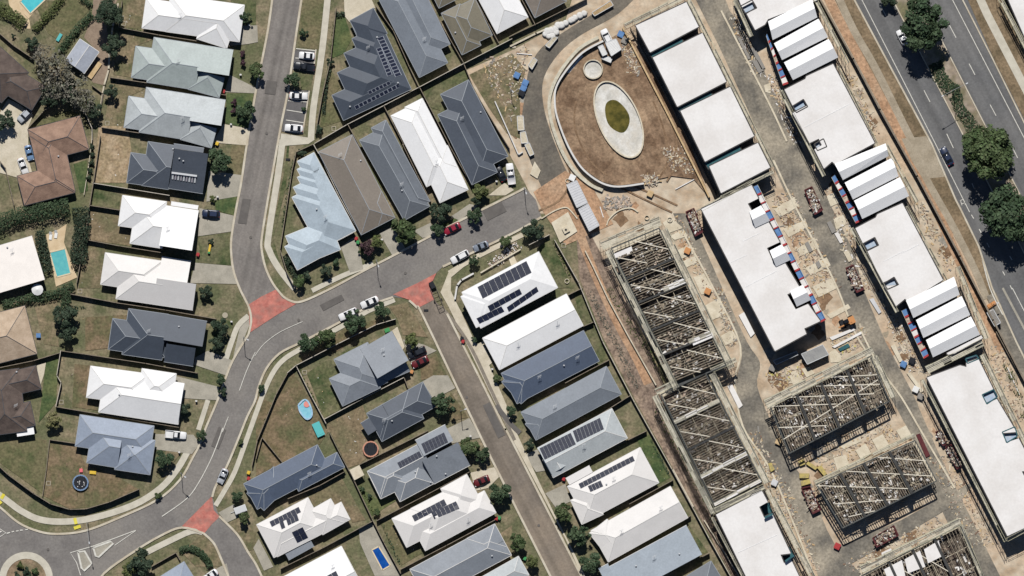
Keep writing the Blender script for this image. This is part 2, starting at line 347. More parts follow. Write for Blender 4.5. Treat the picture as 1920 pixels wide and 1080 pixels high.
# --- lawns, verges, yards
for q in ('t10 345,0 515,0 465,370 318,350', 't10 330,560 430,560 410,680 340,670', 't11 250,0 225,330 130,700 190,950 280,1080 210,1000 110,800 120,650 215,200 235,0',
          't10 600,120 665,120 720,290 660,400 560,440', 't10 540,480 640,650 570,720 660,900 480,960 500,700', 't11 420,1060 690,990 700,950 560,1010', 't11 820,900 1010,800 1015,830 830,935', 't11 1390,600 1510,545 1530,565 1400,625', 't11 1730,420 1860,360 1875,378 1740,450', 't11 1180,700 1230,685 1240,710 1185,745',
          't12 500,560 800,400 620,920 510,970 380,640', 't13 760,400 900,500 1060,510 870,630', 't13 930,680 1030,640 1130,870 1260,900 1090,1000', 't22 460,30 520,250 600,260 500,20', 't22 560,320 650,560 720,530 620,310', 't23 940,60 1030,20 1190,340 1080,400',
          't23 1180,410 1320,640 1290,650 1200,480', 't23 1320,690 1470,900 1420,920', 't21 200,780 280,700 460,1080 330,1080', 't02 345,560 440,520 420,860 290,1010', 't03 0,0 350,60 330,470 0,230', 't02 1560,300 1620,240 1720,240 1750,300 1660,480', 't01 1490,700 1740,660 1730,910 1500,890', 't01 1600,380 1780,390 1760,535 1620,500',
          't00 260,20 480,0 640,-20 700,40 560,200 480,330 360,250', 't12 1730,340 1640,470 1560,330', 't01 690,330 910,380 890,490 690,460', 't01 650,120 660,350 600,370 550,150', 't00 300,900 520,830 600,860 560,880 210,960', 't10 1240,660 1570,520 1600,600 1390,740 1380,830 1300,800', 't00 1730,-20 1920,-20 1920,190 1740,195', 't00 1700,700 1900,700 1870,965 1690,925',
          't01 1740,0 1840,0 1815,235 1700,225'):
    sheet('lawn', P(q), 2, (m_green, m_green3, m_verge, m_green)[LV.get(2, 0) % 4])
for q in ('t01 740,-140 960,-130 990,80 950,290 700,290',): sheet('yard', P(q), 2, m_straw)
for q in ('t01 670,505 890,530 885,620 985,640 975,765 640,715', 't12 330,480 700,290 930,230 900,290 600,480 330,560', 't03 375,60 565,80 640,240 870,330 1040,430 740,560 520,575 330,480', 't13 400,490 640,340 820,660 720,680 700,600 440,560', 't12 260,600 480,960 520,1080 40,1080', 't13 0,-270 400,-100 540,0 480,90 0,330', 't13 560,0 780,0 900,130 780,240 690,270',
          't02 560,570 740,590 640,820 740,920 540,890', 't02 640,220 960,200 830,450 640,470', 't12 1000,140 1130,110 1290,370 1100,350 1060,230', 't12 1230,570 1350,490 1430,650 1240,690', 't12 1380,1020 1460,780 1590,970', 't12 520,1080 540,1010 800,880 830,960 800,1080'):
    sheet('yard', P(q), 2, (m_dry, m_dry2, m_dry2)[LV.get(2, 0) % 3])
for q in ('t02 420,90 260,140 330,420 440,440 430,100', 't00 890,0 1090,0 1065,210 920,210', 't00 890,240 1160,290 1010,350 985,580 850,560', 't00 830,620 1100,660 950,730 930,960 780,950', 't01 630,760 790,780 750,1080 590,1080', 't13 1660,880 1920,700 1920,1080', 't03 1500,780 1560,760 1690,1000 1650,1010 1470,1010 1360,900', 't03 1700,690 1800,640 1920,760 1920,880 1860,890', 't03 1250,130 1370,140 1350,170 1200,350 1170,330'):
    sheet('yard', P(q), 2, m_weeds)
for q in ('t13 770,720 870,680 1080,1080 890,1080 780,830',): sheet('pool_deck', P(q), 3, m_drive)
sheet('pool_deck', P('t01 345,680 440,640 500,600 480,740 580,1000 420,1070 370,800'), 3, m_tile)
sheet('side_path', P('t22 -40,-260 0,-270 130,0 60,10'), 3, m_slab)
# --- highway
def hw(y, x0, x1): return x0 + (x1 - x0) * y
HD = (0.537, 1.0)
K = [(1594, -20), (1602, 0), (1747, 270), (1792, 375), (1800, 390), (1835, 462), (1860, 540), (1905, 640), (1945, 720)]
sheet('highway', K + [(2400, 720), (2400, -20)], 2, m_asph2)
ribbon('kerb', K, 3.2, 3, m_kerb, sm=False, h=.12)
ribbon('kerb', [(1797, -20), (1805, 0), (1862, 112), (1930, 250)], 2.5, 3, m_kerb, sm=False, h=.12)
sheet('highway_verge', [(1806, -20), (2000, -20), (2000, 330), (1932, 246), (1862, 108)], 3, m_verge2, z=.22)
sheet('highway_verge', [(1545, -40), (1594, -20), (1604, 4), (1746, 272), (1792, 377), (1834, 464), (1858, 540), (1915, 680), (1950, 770), (1850, 560), (1700, 262)], 2, m_verge2)
ribbon('dirt_strip', [(1545, -20), (1575, 40), (1655, 190), (1700, 275), (1745, 370), (1790, 470), (1840, 575), (1880, 660)], 17, 3, m_dirt2, sm=False)
ribbon('gravel_path', [(1566, -20), (1600, 55), (1640, 125), (1690, 225), (1720, 285)], 14, 3, m_gravel2)
sheet('gravel_apron', P('t31 1000,-40 1200,-60 1330,245 1240,255 1160,260 1080,130'), 3, m_gravel2)
ribbon('gravel_path', [(1725, 310), (1745, 350), (1790, 430), (1830, 510), (1850, 560)], 13, 3, m_gravel2)
sheet('gravel_lane', [(1850, 555), (1868, 548), (1895, 620), (1945, 715), (1925, 720), (1880, 640)], 3, m_gravel)
med = [(1668, -20), (1678, 8), (1812, 265), (1900, 435), (1960, 552), (2010, 552), (1930, 400), (1847, 235), (1727, 0), (1716, -20)]
sheet('median', med, 3, m_medsoil, z=.2)
ribbon('kerb', med[:5], 2.2, 4, m_kerb, sm=False, h=.12); ribbon('kerb', med[5:], 2.2, 4, m_kerb, sm=False, h=.12)
def hline(x0, y0, x1, y1, wd=1.5): mark([(x0, y0), (x1, y1)], wd, 4)
hline(1606, -20, 1754, 270); hline(1754, 270, 1818, 398); hline(1776, -20, 1786, 0); hline(1786, 0, 1935, 287)
for q in ('t30 840,35 885,120', 't30 1170,678 1215,765', 't30 1340,1003 1390,1110', 't31 1530,295 1545,332', 't31 1650,540 1680,595', 't31 1812,840 1830,870', 't30 1345,160 1410,283', 't30 1508,478 1552,562', 't30 1665,785 1710,868', 't31 1830,20 1872,105',
          't31 1525,530 1543,560', 't31 1583,638 1600,668', 't31 1642,742 1659,775', 't31 1700,850 1717,880', 't31 1760,955 1776,985', 't31 1815,1060 1830,1090', 't30 1500,-160 1450,-260'): mark(P(q), 1.5, 4)
mark([(1838, 470), (1856, 540), (1880, 590)], 2, 4); mark([(1880, 540), (1925, 625)], 4, 4, m_drive); mark([(1898, 540), (1925, 592)], 1.5, 4)
# bicycle symbol on the shoulder
for q in ('t31 1440,425 1465,415', 't31 1450,450 1480,440', 't31 1465,415 1480,455', 't31 1445,430 1455,460'): mark(P(q), 1.3, 4)
# --- site roads
sheet('site_road', smooth_line([(1215, -30), (1160, 25), (1090, 65), (1048, 100), (1020, 145), (1018, 190), (1030, 240), (1055, 305), (1068, 330)]) + smooth_line([(1015, 350), (990, 290), (978, 235), (984, 180), (992, 130), (1015, 90), (1060, 58), (1120, 20), (1180, -30)]), 2, m_siteasph)
sheet('site_road', [(1290, -30), (1350, -30), (1368, 20), (1400, 60), (1440, 150), (1500, 270), (1545, 360), (1600, 470), (1620, 545), (1660, 640), (1710, 735), (1760, 850), (1800, 930), (1880, 1090), (1830, 1090), (1760, 945), (1700, 800), (1640, 690), (1600, 620), (1570, 540), (1490, 400), (1440, 290), (1350, 90)], 2, m_gravel)
sheet('site_road', smooth_line([(1262, 400), (1285, 450), (1340, 545), (1390, 650), (1380, 720), (1395, 800), (1440, 870), (1480, 960), (1520, 1040), (1540, 1100)]) + smooth_line([(1640, 1100), (1565, 1020), (1520, 920), (1480, 860), (1450, 800), (1420, 725), (1425, 680), (1400, 640), (1350, 530), (1310, 440), (1290, 400)]), 2, m_gravel)
sheet('site_road', [(1560, 1030), (1690, 975), (1780, 925), (1830, 900), (1800, 940), (1700, 1000), (1590, 1060)], 3, m_gravel)
# earth inside the ring wall, pond and round pit
sheet('ring_earth', [(1130, 80), (1092, 100), (1062, 134), (1044, 165), (1041, 190), (1045, 220), (1062, 265), (1082, 302), (1100, 322), (1130, 341), (1160, 348), (1207, 342), (1260, 330), (1300, 335), (1330, 370), (1290, 260), (1250, 180), (1190, 80), (1165, 60)], 3, m_loam, z=.45)
sheet('dirt_track', [(1000, 360), (1060, 320), (1110, 350), (1150, 420), (1060, 460), (1020, 400)], 3, m_dirt2)
sheet('weed_strip', [(1090, 470), (1112, 465), (1250, 700), (1400, 1000), (1440, 1090), (1390, 1090), (1330, 960), (1215, 730), (1160, 620)], 2, m_weeds)
ribbon('dirt_track', [(1085, 430), (1110, 500), (1150, 590), (1195, 675), (1215, 720)], 16, 3, m_dirt2)
sheet('weed_strip', [(880, 140), (960, 100), (985, 130), (975, 190), (975, 260), (950, 250), (915, 200)], 2, m_weeds)
m_pool = M('pond_concrete', C(234, 232, 226), C(198, 195, 186), .35, c3=C(214, 208, 196), s3=.3, grain=.14, gs=2)
m_pondw = M('pond_water', C(112, 102, 50), C(74, 72, 32), .5, rough=.35, grain=.08, spec=.15)
PA = math.atan2(142, 62)
sheet('pond_basin', ell(1160, 224, 76, 38, PA), 4, m_pool, z=.5)
sheet('water', [(x + .9 * math.sin(i * .9), y + .8 * math.cos(i * .7)) for i, (x, y) in enumerate(ell(1157, 218, 32, 21, PA, 28))], 4, m_pondw, z=.53)
sheet('weed_strip', [(1080, 432), (1108, 440), (1172, 562), (1236, 700), (1246, 725), (1300, 870), (1445, 1095), (1380, 1095), (1330, 1002), (1190, 748), (1130, 632), (1086, 520)], 2, m_mulch, z=.14)
for pl in ([(1283, 440), (1340, 545), (1388, 648), (1378, 715), (1393, 800), (1440, 872), (1480, 962), (1528, 1085)], [(1450, 300), (1490, 385), (1535, 470), (1572, 545), (1602, 622), (1645, 690)], [(1615, 622), (1650, 690), (1690, 745), (1728, 810), (1790, 915)], [(1352, 20), (1440, 190), (1475, 265)]):
    ribbon('site_kerb', pl, 3.4, 4, m_slab, h=.1)
# resurfaced strips and a skid-worn turn on the streets
for pl in ([(455, 372), (470, 374), (462, 420), (446, 418)], [(500, 150), (520, 153), (516, 178), (496, 175)], [(905, 395), (940, 378), (950, 396), (914, 414)], [(600, 572), (640, 552), (646, 562), (606, 583)], [(905, 760), (918, 754), (948, 815), (934, 822)], [(410, 800), (424, 806), (410, 842), (396, 836)]):
    sheet('asphalt_patch', pl, 4, m_patch)
ribbon('tyre_track', [(826, 575), (850, 602), (885, 655), (925, 740), (965, 825)], 6, 5, M('dusty_track', C(146, 137, 124), C(130, 122, 112), .5, grain=.2, gs=1.8))
ribbon('tyre_track', [(930, 760), (955, 792), (975, 812)], 9, 5, m_patch)
for x, y in ((500, 250), (470, 445), (560, 600), (760, 512), (875, 745), (1010, 985), (350, 930), (420, 745), (90, 1030)):
    sheet('manhole', ell(x, y, 2.6, 2.6, 0, 12), 5, m_patch)
# wheel ruts on the site
for pl in ([(1150, 345), (1205, 372), (1260, 398)], [(1165, 340), (1215, 360), (1270, 385)], [(1240, 180), (1262, 240), (1270, 300), (1250, 340)], [(1225, 190), (1245, 245), (1252, 300), (1235, 335)], [(1060, 300), (1070, 335), (1050, 375), (1010, 395)], [(1080, 190), (1078, 240), (1105, 300), (1140, 330)]):
    ribbon('wheel_rut', pl, 3.2, 5, M('rut_soil', C(122, 98, 76), C(150, 124, 98), .6, grain=.35, gs=1.8), z=.49 if pl[0][1] < 320 and pl[0][0] > 1070 else None)
# spills, mud and graded patches with their own outlines on the site ground
rp = random.Random(77); mud = M('mud_patch', C(150, 122, 96), C(122, 98, 76), .5, grain=.3, gs=1.5, bump=.6); ash = M('grey_spill', C(172, 166, 154), C(146, 140, 130), .5, grain=.25, gs=1.6)
zones = [(1245, 420, 1290, 640), (1440, 380, 1500, 560), (1500, 560, 1570, 640), (1560, 300, 1600, 420), (1640, 600, 1700, 720), (1440, 660, 1520, 720), (1640, 760, 1720, 860), (1580, 1000, 1760, 1040), (1480, 880, 1540, 980), (1090, 370, 1250, 430), (1060, 350, 1130, 460), (1700, 800, 1760, 900), (1860, 700, 1910, 900), (1580, 150, 1640, 260), (1720, 420, 1790, 540), (890, 130, 985, 260), (1780, 930, 1870, 1070), (1460, 840, 1660, 900)]
for i in range(110):
    x0, y0, x1, y1 = zones[i % len(zones)]; cx, cy = rp.uniform(x0, x1), rp.uniform(y0, y1); r = rp.uniform(5, 17); ph = rp.uniform(0, 6); n = 18
    sheet('dirt_patch', [(cx + r * (1 + .35 * math.sin(3 * t + ph) + .2 * math.sin(7 * t - ph)) * math.cos(t) * .75, cy + r * (1 + .3 * math.sin(2 * t - ph) + .18 * math.sin(5 * t)) * math.sin(t)) for t in (6.2832 * k / n for k in range(n))], 1, (mud, ash, m_dirt2, m_gravel2, mud)[i % 5], z=.066 + .0003 * i)
# ================================================================== HOUSES
def roofmat(nm, c, d=.06, rough=.55, spec=.3):
    c2 = tuple(min(255, v * (1 - d)) for v in c)
    return M('roof_' + nm, C(*c), C(*c2), .35, rough=rough, grain=.1, gs=2.0, spec=spec, c3=C(*[v * (1 - d * .6) for v in c]), s3=.12)
RM = {k: roofmat(k, v) for k, v in dict(white=(238, 238, 238), offwhite=(226, 224, 214), cream=(232, 224, 208), palegrey=(190, 196, 198), paleblue=(182, 196, 206), greygreen=(178, 188, 186),
      midgrey=(142, 148, 156), bluegrey=(132, 139, 148), charcoal=(88, 95, 106), dark=(76, 84, 96), navy=(92, 104, 124), slate=(112, 118, 126), taupe=(140, 131, 121), olive=(128, 122, 106), skyblue=(154, 165, 182), steel=(172, 178, 190), bluesteel=(164, 174, 184)).items()}
RM['brown'] = M('roof_brown_tile', C(110, 97, 90), C(90, 79, 74), .5, grain=.2, gs=4, bump=.4)
RM['terracotta'] = M('roof_terracotta_tile', C(166, 137, 119), C(142, 116, 101), .5, grain=.2, gs=4, bump=.4)
RM['tan'] = M('roof_tan_tile', C(202, 181, 158), C(182, 161, 138), .5, grain=.16, gs=4, bump=.4)
RM['white'] = M('roof_white_sheet', A(.69), A(.65), .35, rough=.55, grain=.05, gs=2, c3=A(.66), s3=.12)
RM['offwhite'] = M('roof_offwhite_sheet', A(.62, .06), A(.58, .06), .35, rough=.55, grain=.05, gs=3, c3=A(.6, .06), s3=.12)
RM['cream'] = M('roof_cream_sheet', A(.72, .12), A(.68, .12), .35, rough=.55, grain=.05, gs=3)
m_wall = M('render_wall', C(196, 186, 170), C(184, 174, 158), .5, grain=.06)
m_wallw = M('white_wall', C(226, 224, 220), C(216, 214, 210), .5, grain=.05)
m_gutter = {'l': M('gutter_pale', C(226, 224, 220), rough=.5, grain=.05), 'd': M('gutter_dark', C(74, 78, 84), rough=.5, grain=.05), 'm': M('gutter_mid', C(158, 164, 170), rough=.5, grain=.05)}
m_panel = M('solar_cell', (.012, .016, .034, 1), (.02, .024, .042, 1), .8, rough=.4, grain=.1, spec=.12)
m_frame = M('panel_frame', C(70, 74, 82), rough=.5, grain=0)
m_metal = M('galvanised', C(206, 208, 210), rough=.45, grain=.05, spec=.4)
class Roof:
    def __init__(s, eave, slope): s.r = []; s.eave = eave; s.slope = slope
    def add(s, spec):
        k = spec.split(); typ = k[-1]; pts = P(' '.join(k[:-1]))
        ez = s.eave + .016 * len(s.r)
        if '+' in typ: typ, e = typ.split('+'); ez += float(e)
        a, b, c = [W2(p, ez).to_2d() for p in pts]
        u = b - a; L = u.length; u.normalize(); v = Vector((-u.y, u.x)); wd = (c - b).dot(v)
        if wd < 0: sgn = -1
        else: sgn = 1
        wd = abs(wd); ctr = (a + b) / 2 + v * sgn * wd / 2
        sl = s.slope
        if typ[0] == 's':
            if len(typ) > 1: sl = float(typ[1:])
            v = v * sgn; s.r.append(dict(t='s', c=ctr, u=u, v=v, L=L / 2, Wd=wd / 2, z=ez, sl=sl, e='s')); return
        if len(typ) > 2: sl = float(typ[2:]); typ = typ[:2]
        if typ == 'hh' and wd > L: u, v, L, wd = v, u * -1, wd, L
        s.r.append(dict(t='h', c=ctr, u=u, v=v, L=L / 2, Wd=wd / 2, z=ez, sl=sl, e=typ))
    def height(s, p):
        best = s.eave
        for r in s.r:
            d = p - r['c']; x = d.dot(r['u']); y = d.dot(r['v'])
            if abs(x) > r['L'] + .05 or abs(y) > r['Wd'] + .05: continue
            if r['t'] == 's': h = (y + r['Wd']) * r['sl']
            else:
                h = r['Wd'] - abs(y)
                if r['e'][0] == 'h': h = min(h, x + r['L'])
                if r['e'][1] == 'h': h = min(h, r['L'] - x)
                h *= r['sl']
            best = max(best, r['z'] + h)
        return best
    def build(s, root, mat, gut, wallm, caps=True):
        rb, cb, gb, wb = MB(), MB(), MB(), MB()
        for i, r in enumerate(s.r):
            def q(x, y, z): t = r['c'] + r['u'] * x + r['v'] * y; return Vector((t.x, t.y, z))
            L, Wd, z, sl = r['L'], r['Wd'], r['z'], r['sl']
            flip = r['u'].cross(r['v']) < 0
            def add(vs, fs): rb.add(vs, [f[::-1] for f in fs] if flip else fs)
            E = [q(-L, -Wd, z), q(L, -Wd, z), q(L, Wd, z), q(-L, Wd, z)]
            B = [p - Vector((0, 0, .2)) for p in E]
            if r['t'] == 's':
                h = 2 * Wd * sl
                T = [E[0], E[1], E[2] + Vector((0, 0, h)), E[3] + Vector((0, 0, h))]
                add(B + T, [(4, 5, 6, 7), (3, 2, 1, 0), (0, 1, 5, 4), (1, 2, 6, 5), (2, 3, 7, 6), (3, 0, 4, 7)])
            else:
                h = Wd * sl
                xa = -L + (Wd if r['e'][0] == 'h' else 0); xb = L - (Wd if r['e'][1] == 'h' else 0)
                if xb - xa < .05: xa = xb = (xa + xb) / 2; xa -= .03; xb += .03
                A, Bq = q(xa, 0, z + h), q(xb, 0, z + h)
                add(B + E + [A, Bq], [(3, 2, 1, 0), (0, 1, 5, 4), (1, 2, 6, 5), (2, 3, 7, 6), (3, 0, 4, 7), (4, 5, 9, 8), (6, 7, 8, 9), (7, 4, 8), (5, 6, 9)])
                up = Vector((0, 0, .02))
                cb.bar(A + up, Bq + up, .15, .06)
                for e, X, V in ((0, A, (E[0], E[3])), (1, Bq, (E[1], E[2]))):
                    if r['e'][e] == 'h':
                        for vv in V: cb.bar(X + up, vv + up + (X - vv) * .03, .13, .05)
            # gutters and walls
            o = .06
            G = [q(-L - o, -Wd - o, z - .08), q(L + o, -Wd - o, z - .08), q(L + o, Wd + o, z - .08), q(-L - o, Wd + o, z - .08)]
            for j in range(4):
                if r['t'] == 's' and j != 0: continue
                gb.bar(G[j], G[(j + 1) % 4], .13, .12)
            ins = .45 + .02 * i
            if L > ins + .2 and Wd > ins + .2:
                lx, ly = L - ins, Wd - ins
                Bt = [q(-lx, -ly, -.02), q(lx, -ly, -.02), q(lx, ly, -.02), q(-lx, ly, -.02)]
                if r['t'] == 's': zt = [z - .22 + ins * sl] * 2 + [z - .22 + (2 * Wd - ins) * sl] * 2
                else: zt = [z - .22] * 4
                Tt = [Vector((p.x, p.y, zz)) for p, zz in zip(Bt, zt)]
                wb.add(Bt + Tt, [f[::-1] for f in CF] if flip else CF)
        wb.build('wall', wallm, root)
        ro = rb.build('roof', mat, root)
        if cb.v and caps: cb.build('ridge_cap', gut, ro)
        if gb.v: gb.build('gutter', gut, ro)
        return ro
HOUSES = {}
def house(key, label, col, rects, eave=2.75, slope=.4, gut='m', name='house', wall=None, cat='house', group=None):
    rf = Roof(eave, slope)
    for r in rects: rf.add(r)
    c = rf.r[0]['c']
    root = empty(name, (c.x, c.y, 0), label, cat, group)
    ro = rf.build(root, RM[col], m_gutter[gut], wall or m_wall, key not in ('h10', 'h19', 'h24', 'h30'))
    HOUSES[key] = (root, rf, ro); return root
def on_roof(key, p):
    root, rf, ro = HOUSES[key]; z = rf.eave + 1
    for _ in range(3):
        q = W2(p, z).to_2d(); z = rf.height(q)
    return Vector((q.x, q.y, z))
m_frame2 = M('panel_frame_bright', C(160, 166, 176), rough=.5, grain=0)
def solar(key, spec, n, m, off=.12):
    """panels in a grid: a->b has n panels, a->c has m rows"""
    a, b, c = P(spec); root, rf, ro = HOUSES[key]
    lb = math.hypot(b[0] - a[0], b[1] - a[1]); lc = math.hypot(c[0] - a[0], c[1] - a[1])
    gu, gv = .22 / lb, .22 / lc
    for i in range(n):
        for j in range(m):
            def uv(s, t): return (a[0] + (b[0] - a[0]) * s + (c[0] - a[0]) * t, a[1] + (b[1] - a[1]) * s + (c[1] - a[1]) * t)
            cs = [uv(i / n + gu, j / m + gv), uv((i + 1) / n - gu, j / m + gv), uv((i + 1) / n - gu, (j + 1) / m - gv), uv(i / n + gu, (j + 1) / m - gv)]
            w4 = [on_roof(key, p) for p in cs]
            zc = sum(p.z for p in w4) / 4
            # keep the panel flat: fit heights from the opposite corners
            w4[2].z = w4[1].z + w4[3].z - w4[0].z
            up = Vector((0, 0, off)); T = [p + up for p in w4]; B = [p + up * .55 for p in w4]
            fl = (T[1] - T[0]).cross(T[2] - T[0]).z < 0
            mid = sum(T, Vector()) / 4
            I = [t + (mid - t) * (.16 if key == 'h10' else .05) + Vector((0, 0, .006)) for t in T]
            vs = B + T + I
            fs = [f for k_, f in enumerate(CF)]
            fs = fs + [(8, 9, 10, 11)]
            if fl: fs = [f[::-1] for f in fs]
            mk('solar_panel', vs, fs, [m_frame2 if key == 'h10' else m_frame, m_panel], ro, [0] * 6 + [1])
def vent(key, spec, kind='v'):
    for p in P(spec):
        root, rf, ro = HOUSES[key]; q = on_roof(key, p); b = MB()
        if kind == 'v':
            b.cyl(q, .16, .16, q.z - .2, q.z + .3, 8); b.cyl(q, .26, .1, q.z + .3, q.z + .55, 8); b.build('roof_vent', m_metal, ro)
        else:
            b.cyl(q, .035, .035, q.z - .2, q.z + 1.6, 5); b.bar((q.x - .5, q.y, q.z + 1.5), (q.x + .5, q.y + .3, q.z + 1.5), .06, .05)
            for k in (-.35, -.1, .15, .4): b.bar((q.x + k - .1, q.y + k * .5 - .45, q.z + 1.45), (q.x + k + .1, q.y + k * .5 + .45, q.z + 1.45), .045, .04)
            b.build('antenna', m_metal, ro)

GW = 'houses along the street west of the red paved junction'
house('h1', 'white hip-roofed house between the brick paved yard and the grey-green roof drive', 'white', ['t00 1065,210 1725,302 1095,-12 hh', 't00 1240,236 1795,313 1272,-40 hh', 't00 1520,150 1475,290 1712,325 gh'], gut='l')
house('h2', 'pale grey-green house roof between white and silver-grey roofs', 'greygreen', ['t00 985,580 1480,652 1015,345 hh', 't00 1155,280 1520,338 1467,674 hg', 't00 1510,337 1750,375 1722,570 s', 't00 1450,520 1410,668 1650,704 gh'])
house('h3', 'pale silver-grey house roof just above the charcoal roof with hot water tubes', 'palegrey', ['t00 930,955 1425,1030 960,720 hh', 't00 1098,655 1463,713 1410,1049 hg', 't00 1455,712 1692,750 1665,945 s', 't00 1393,900 1353,1045 1592,1080 gh'])
house('h4', 'charcoal house roof carrying a solar hot water unit', 'charcoal', ['t01 950,290 1270,335 985,65 hh', 't01 1112,-18 1310,12 1262,340 hg', 't01 1268,332 1520,371 1565,75 s', 't01 1305,-2 1530,32 1523,66 s'], gut='m')
house('h5', 'white house roof beside the parked navy car and bare soil yard', 'white', ['t01 920,385 1250,433 1216,660 hh', 't01 975,745 1215,782 1260,475 hg', 't01 1245,462 1490,500 1442,800 s', 't01 1285,432 1488,463 1484,492 s.1'], gut='l')
house('h6', 'off-white house roof with grey lower slopes, next to the yellow ride-on toy lawn', 'offwhite', ['t01 790,815 1215,878 1180,1115 hh', 't01 870,1160 1200,1208 1245,905 hg', 't01 1150,1201 1445,1245 1470,1050 s', 't01 1215,845 1432,880 1405,1050 s'], gut='l')
house('h7', 'dark charcoal house roof with a raised square front block by the red junction', 'dark', ['t02 812,460 1240,522 842,228 hh', 't02 965,155 1262,198 1215,540 hg', 't02 1260,200 1552,250 1524,440 s.3+.5', 't02 1230,552 1448,586 1465,450 s'], gut='m')
house('h8', 'white house roof with long rear lawn, beside the driveway kerb tree', 'white', ['t02 680,585 1120,645 1085,880 hh', 't02 740,930 1335,1022 1375,715 hg', 't02 1065,604 1322,643 1290,870 hh'], gut='l')
house('h9', 'blue-grey house roof with a square pyramid front, above the big trampoline', 'skyblue', ['t03 600,-130 1155,-45 1118,190 hh', 't03 650,230 880,268 925,-30 hg', 't03 860,280 1125,320 1162,62 hh'], gut='m')
house('tan', 'tan tiled hip-roofed house beside the clipped hedge', 'tan', ['t02 -300,640 278,492 190,132 hh'], slope=.42, gut='d')
house('brownl', 'dark brown tiled house above the curving timber fence and green lawn', 'brown', ['t02 -300,715 268,582 312,755 hh', 't02 -60,1100 265,1030 225,850 hh', 't02 -150,640 -90,1110 140,590 hh'], slope=.42, gut='d')
house('brownu', 'dark brown tiled house beside the bare grey tree', 'brown', ['t00 50,470 345,650 245,830 hh', 't00 -220,150 215,545 10,770 hh'], slope=.42, gut='d')
house('terra', 'terracotta tiled house with two cars parked on its pale drive', 'terracotta', ['p 52,243 150,217 165,280 hh', 'p 56,255 82,372 140,355 hh', 'p 46,385 140,361 126,306 hh'], slope=.42, gut='d')
house('cream', 'cream low-pitched house beside the hedged swimming pool', 'cream', ['t01 -300,850 240,690 285,1032 s.06'], slope=.1, gut='l', eave=3.2)
house('shed', 'pale grey gable-roofed garden shed on brick paving', 'steel', ['t00 600,292 490,452 632,550 gg'], slope=.25, eave=2.5, name='garden_shed', cat='shed', gut='l')
house('wshed', 'small white flat-roofed shed on the lawn by the brown house', 'white', ['t03 120,-25 250,-45 260,15 s.08'], eave=2.3, name='garden_shed', cat='shed', gut='l')
# top middle
house('h10', 'dark stepped roof house with two large arrays of solar panels', 'dark', ['t10 705,155 975,740 1155,650 hh', 't10 720,290 937,760 1155,650 hh', 't10 660,400 847,806 1155,650 hh', 't10 610,545 752,853 1155,650 hh', 't10 570,715 656,902 1155,650 hh', 't10 705,155 880,60 985,250 hh'], slope=.36, gut='m')
house('h11', 'blue-grey house roof beside the dark stepped solar roof', 'bluegrey', ['t10 1225,580 905,-40 1115,-155 hh', 't10 1455,330 1180,-230 990,-135 hh'], slope=.36, gut='m')
house('h12', 'olive taupe house roof backing onto the weedy corner of the site', 'olive', ['t10 1390,100 1545,410 1685,335 hh', 't10 1640,-12 1772,262 1560,368 hh'], slope=.36, gut='m')
house('h12b', 'small visible corner of an olive taupe roof between blue-grey and olive roofs', 'olive', ['t10 1372,60 1502,-5 1430,-150 hh'], slope=.36, gut='m')
house('h13', 'white house roof beside the row of white bulk bags', 'white', ['p 932,63 990,32 945,-52 hh'], slope=.36, gut='l')
house('h14', 'dark taupe roof corner behind the bulk bags and timber fence', 'taupe', ['p 1003,33 1062,2 1030,-60 hh'], slope=.36, gut='m')
house('h15', 'long taupe house roof between the pale blue stepped roof and a grey roof', 'taupe', ['t11 470,60 790,680 1040,550 hh', 't11 1040,550 940,352 820,415 hh'], slope=.36, gut='m')
house('h16', 'slate grey house roof between the taupe roof and a white roof', 'slate', ['p 674,263 758,413 806,388 hh', 'p 696,240 778,392 806,378 hh'], slope=.34, gut='m')
house('h17', 'white house roof between slate grey and charcoal roofs, facing the red car', 'white', ['t11 1225,110 1380,440 1588,335 hh', 'p 733,217 800,350 852,323 hh', 'p 759,201 825,330 857,312 hh'], slope=.36, gut='l')
house('h18', 'charcoal house roof with a white ute in its drive, next to the site', 'charcoal', ['p 821,215 885,346 932,322 hh', 'p 826,177 900,320 952,292 hh'], slope=.36, gut='m')
house('h19', 'pale blue stepped sawtooth roof house on the street corner', 'paleblue', ['t11 310,130 624,718 750,655 hh', 't11 308,190 598,730 750,655 hh', 't11 310,250 573,743 750,655 hh', 't11 280,325 518,771 750,655 hh', 't11 270,400 479,791 750,655 hh', 't11 222,690 315,920 635,795 hh', 't11 215,770 310,945 635,795 hh'], slope=.36, gut='l')
# south middle
house('h20', 'grey corner house roof with a taller square front block behind street trees', 'midgrey', ['t12 550,680 650,885 930,740 hh', 't12 585,535 735,832 985,700 hh', 't12 785,462 1020,325 1127,552 s.3+.5', 't12 905,728 1155,622 1130,556 s'], slope=.38, gut='m')
house('h21', 'charcoal house roof above the grey solar roof, beside a ringed trampoline', 'charcoal', ['t12 830,940 1250,705 1345,890 hh', 't12 830,940 945,1150 1262,985 hh', 't12 785,1015 850,975 905,1065 s.08'], slope=.38, gut='m')
house('h22', 'navy blue long house roof below the bare corner yard', 'navy', ['p 457,907 595,834 620,882 hh', 'p 560,921 646,876 632,848 hh', 'p 463,925 495,957 560,922 hh'], slope=.4, gut='m')
house('h23', 'light grey house roof with two solar arrays beside the white canvas shade', 'midgrey', ['t13 835,295 935,500 1180,380 hh', 't13 1080,522 1335,385 1240,200 hh', 't13 1195,62 1418,-55 1480,65 s', 't13 1338,388 1605,248 1515,76 s', 't13 835,295 1225,88 1320,265 hg'], slope=.36, gut='l')
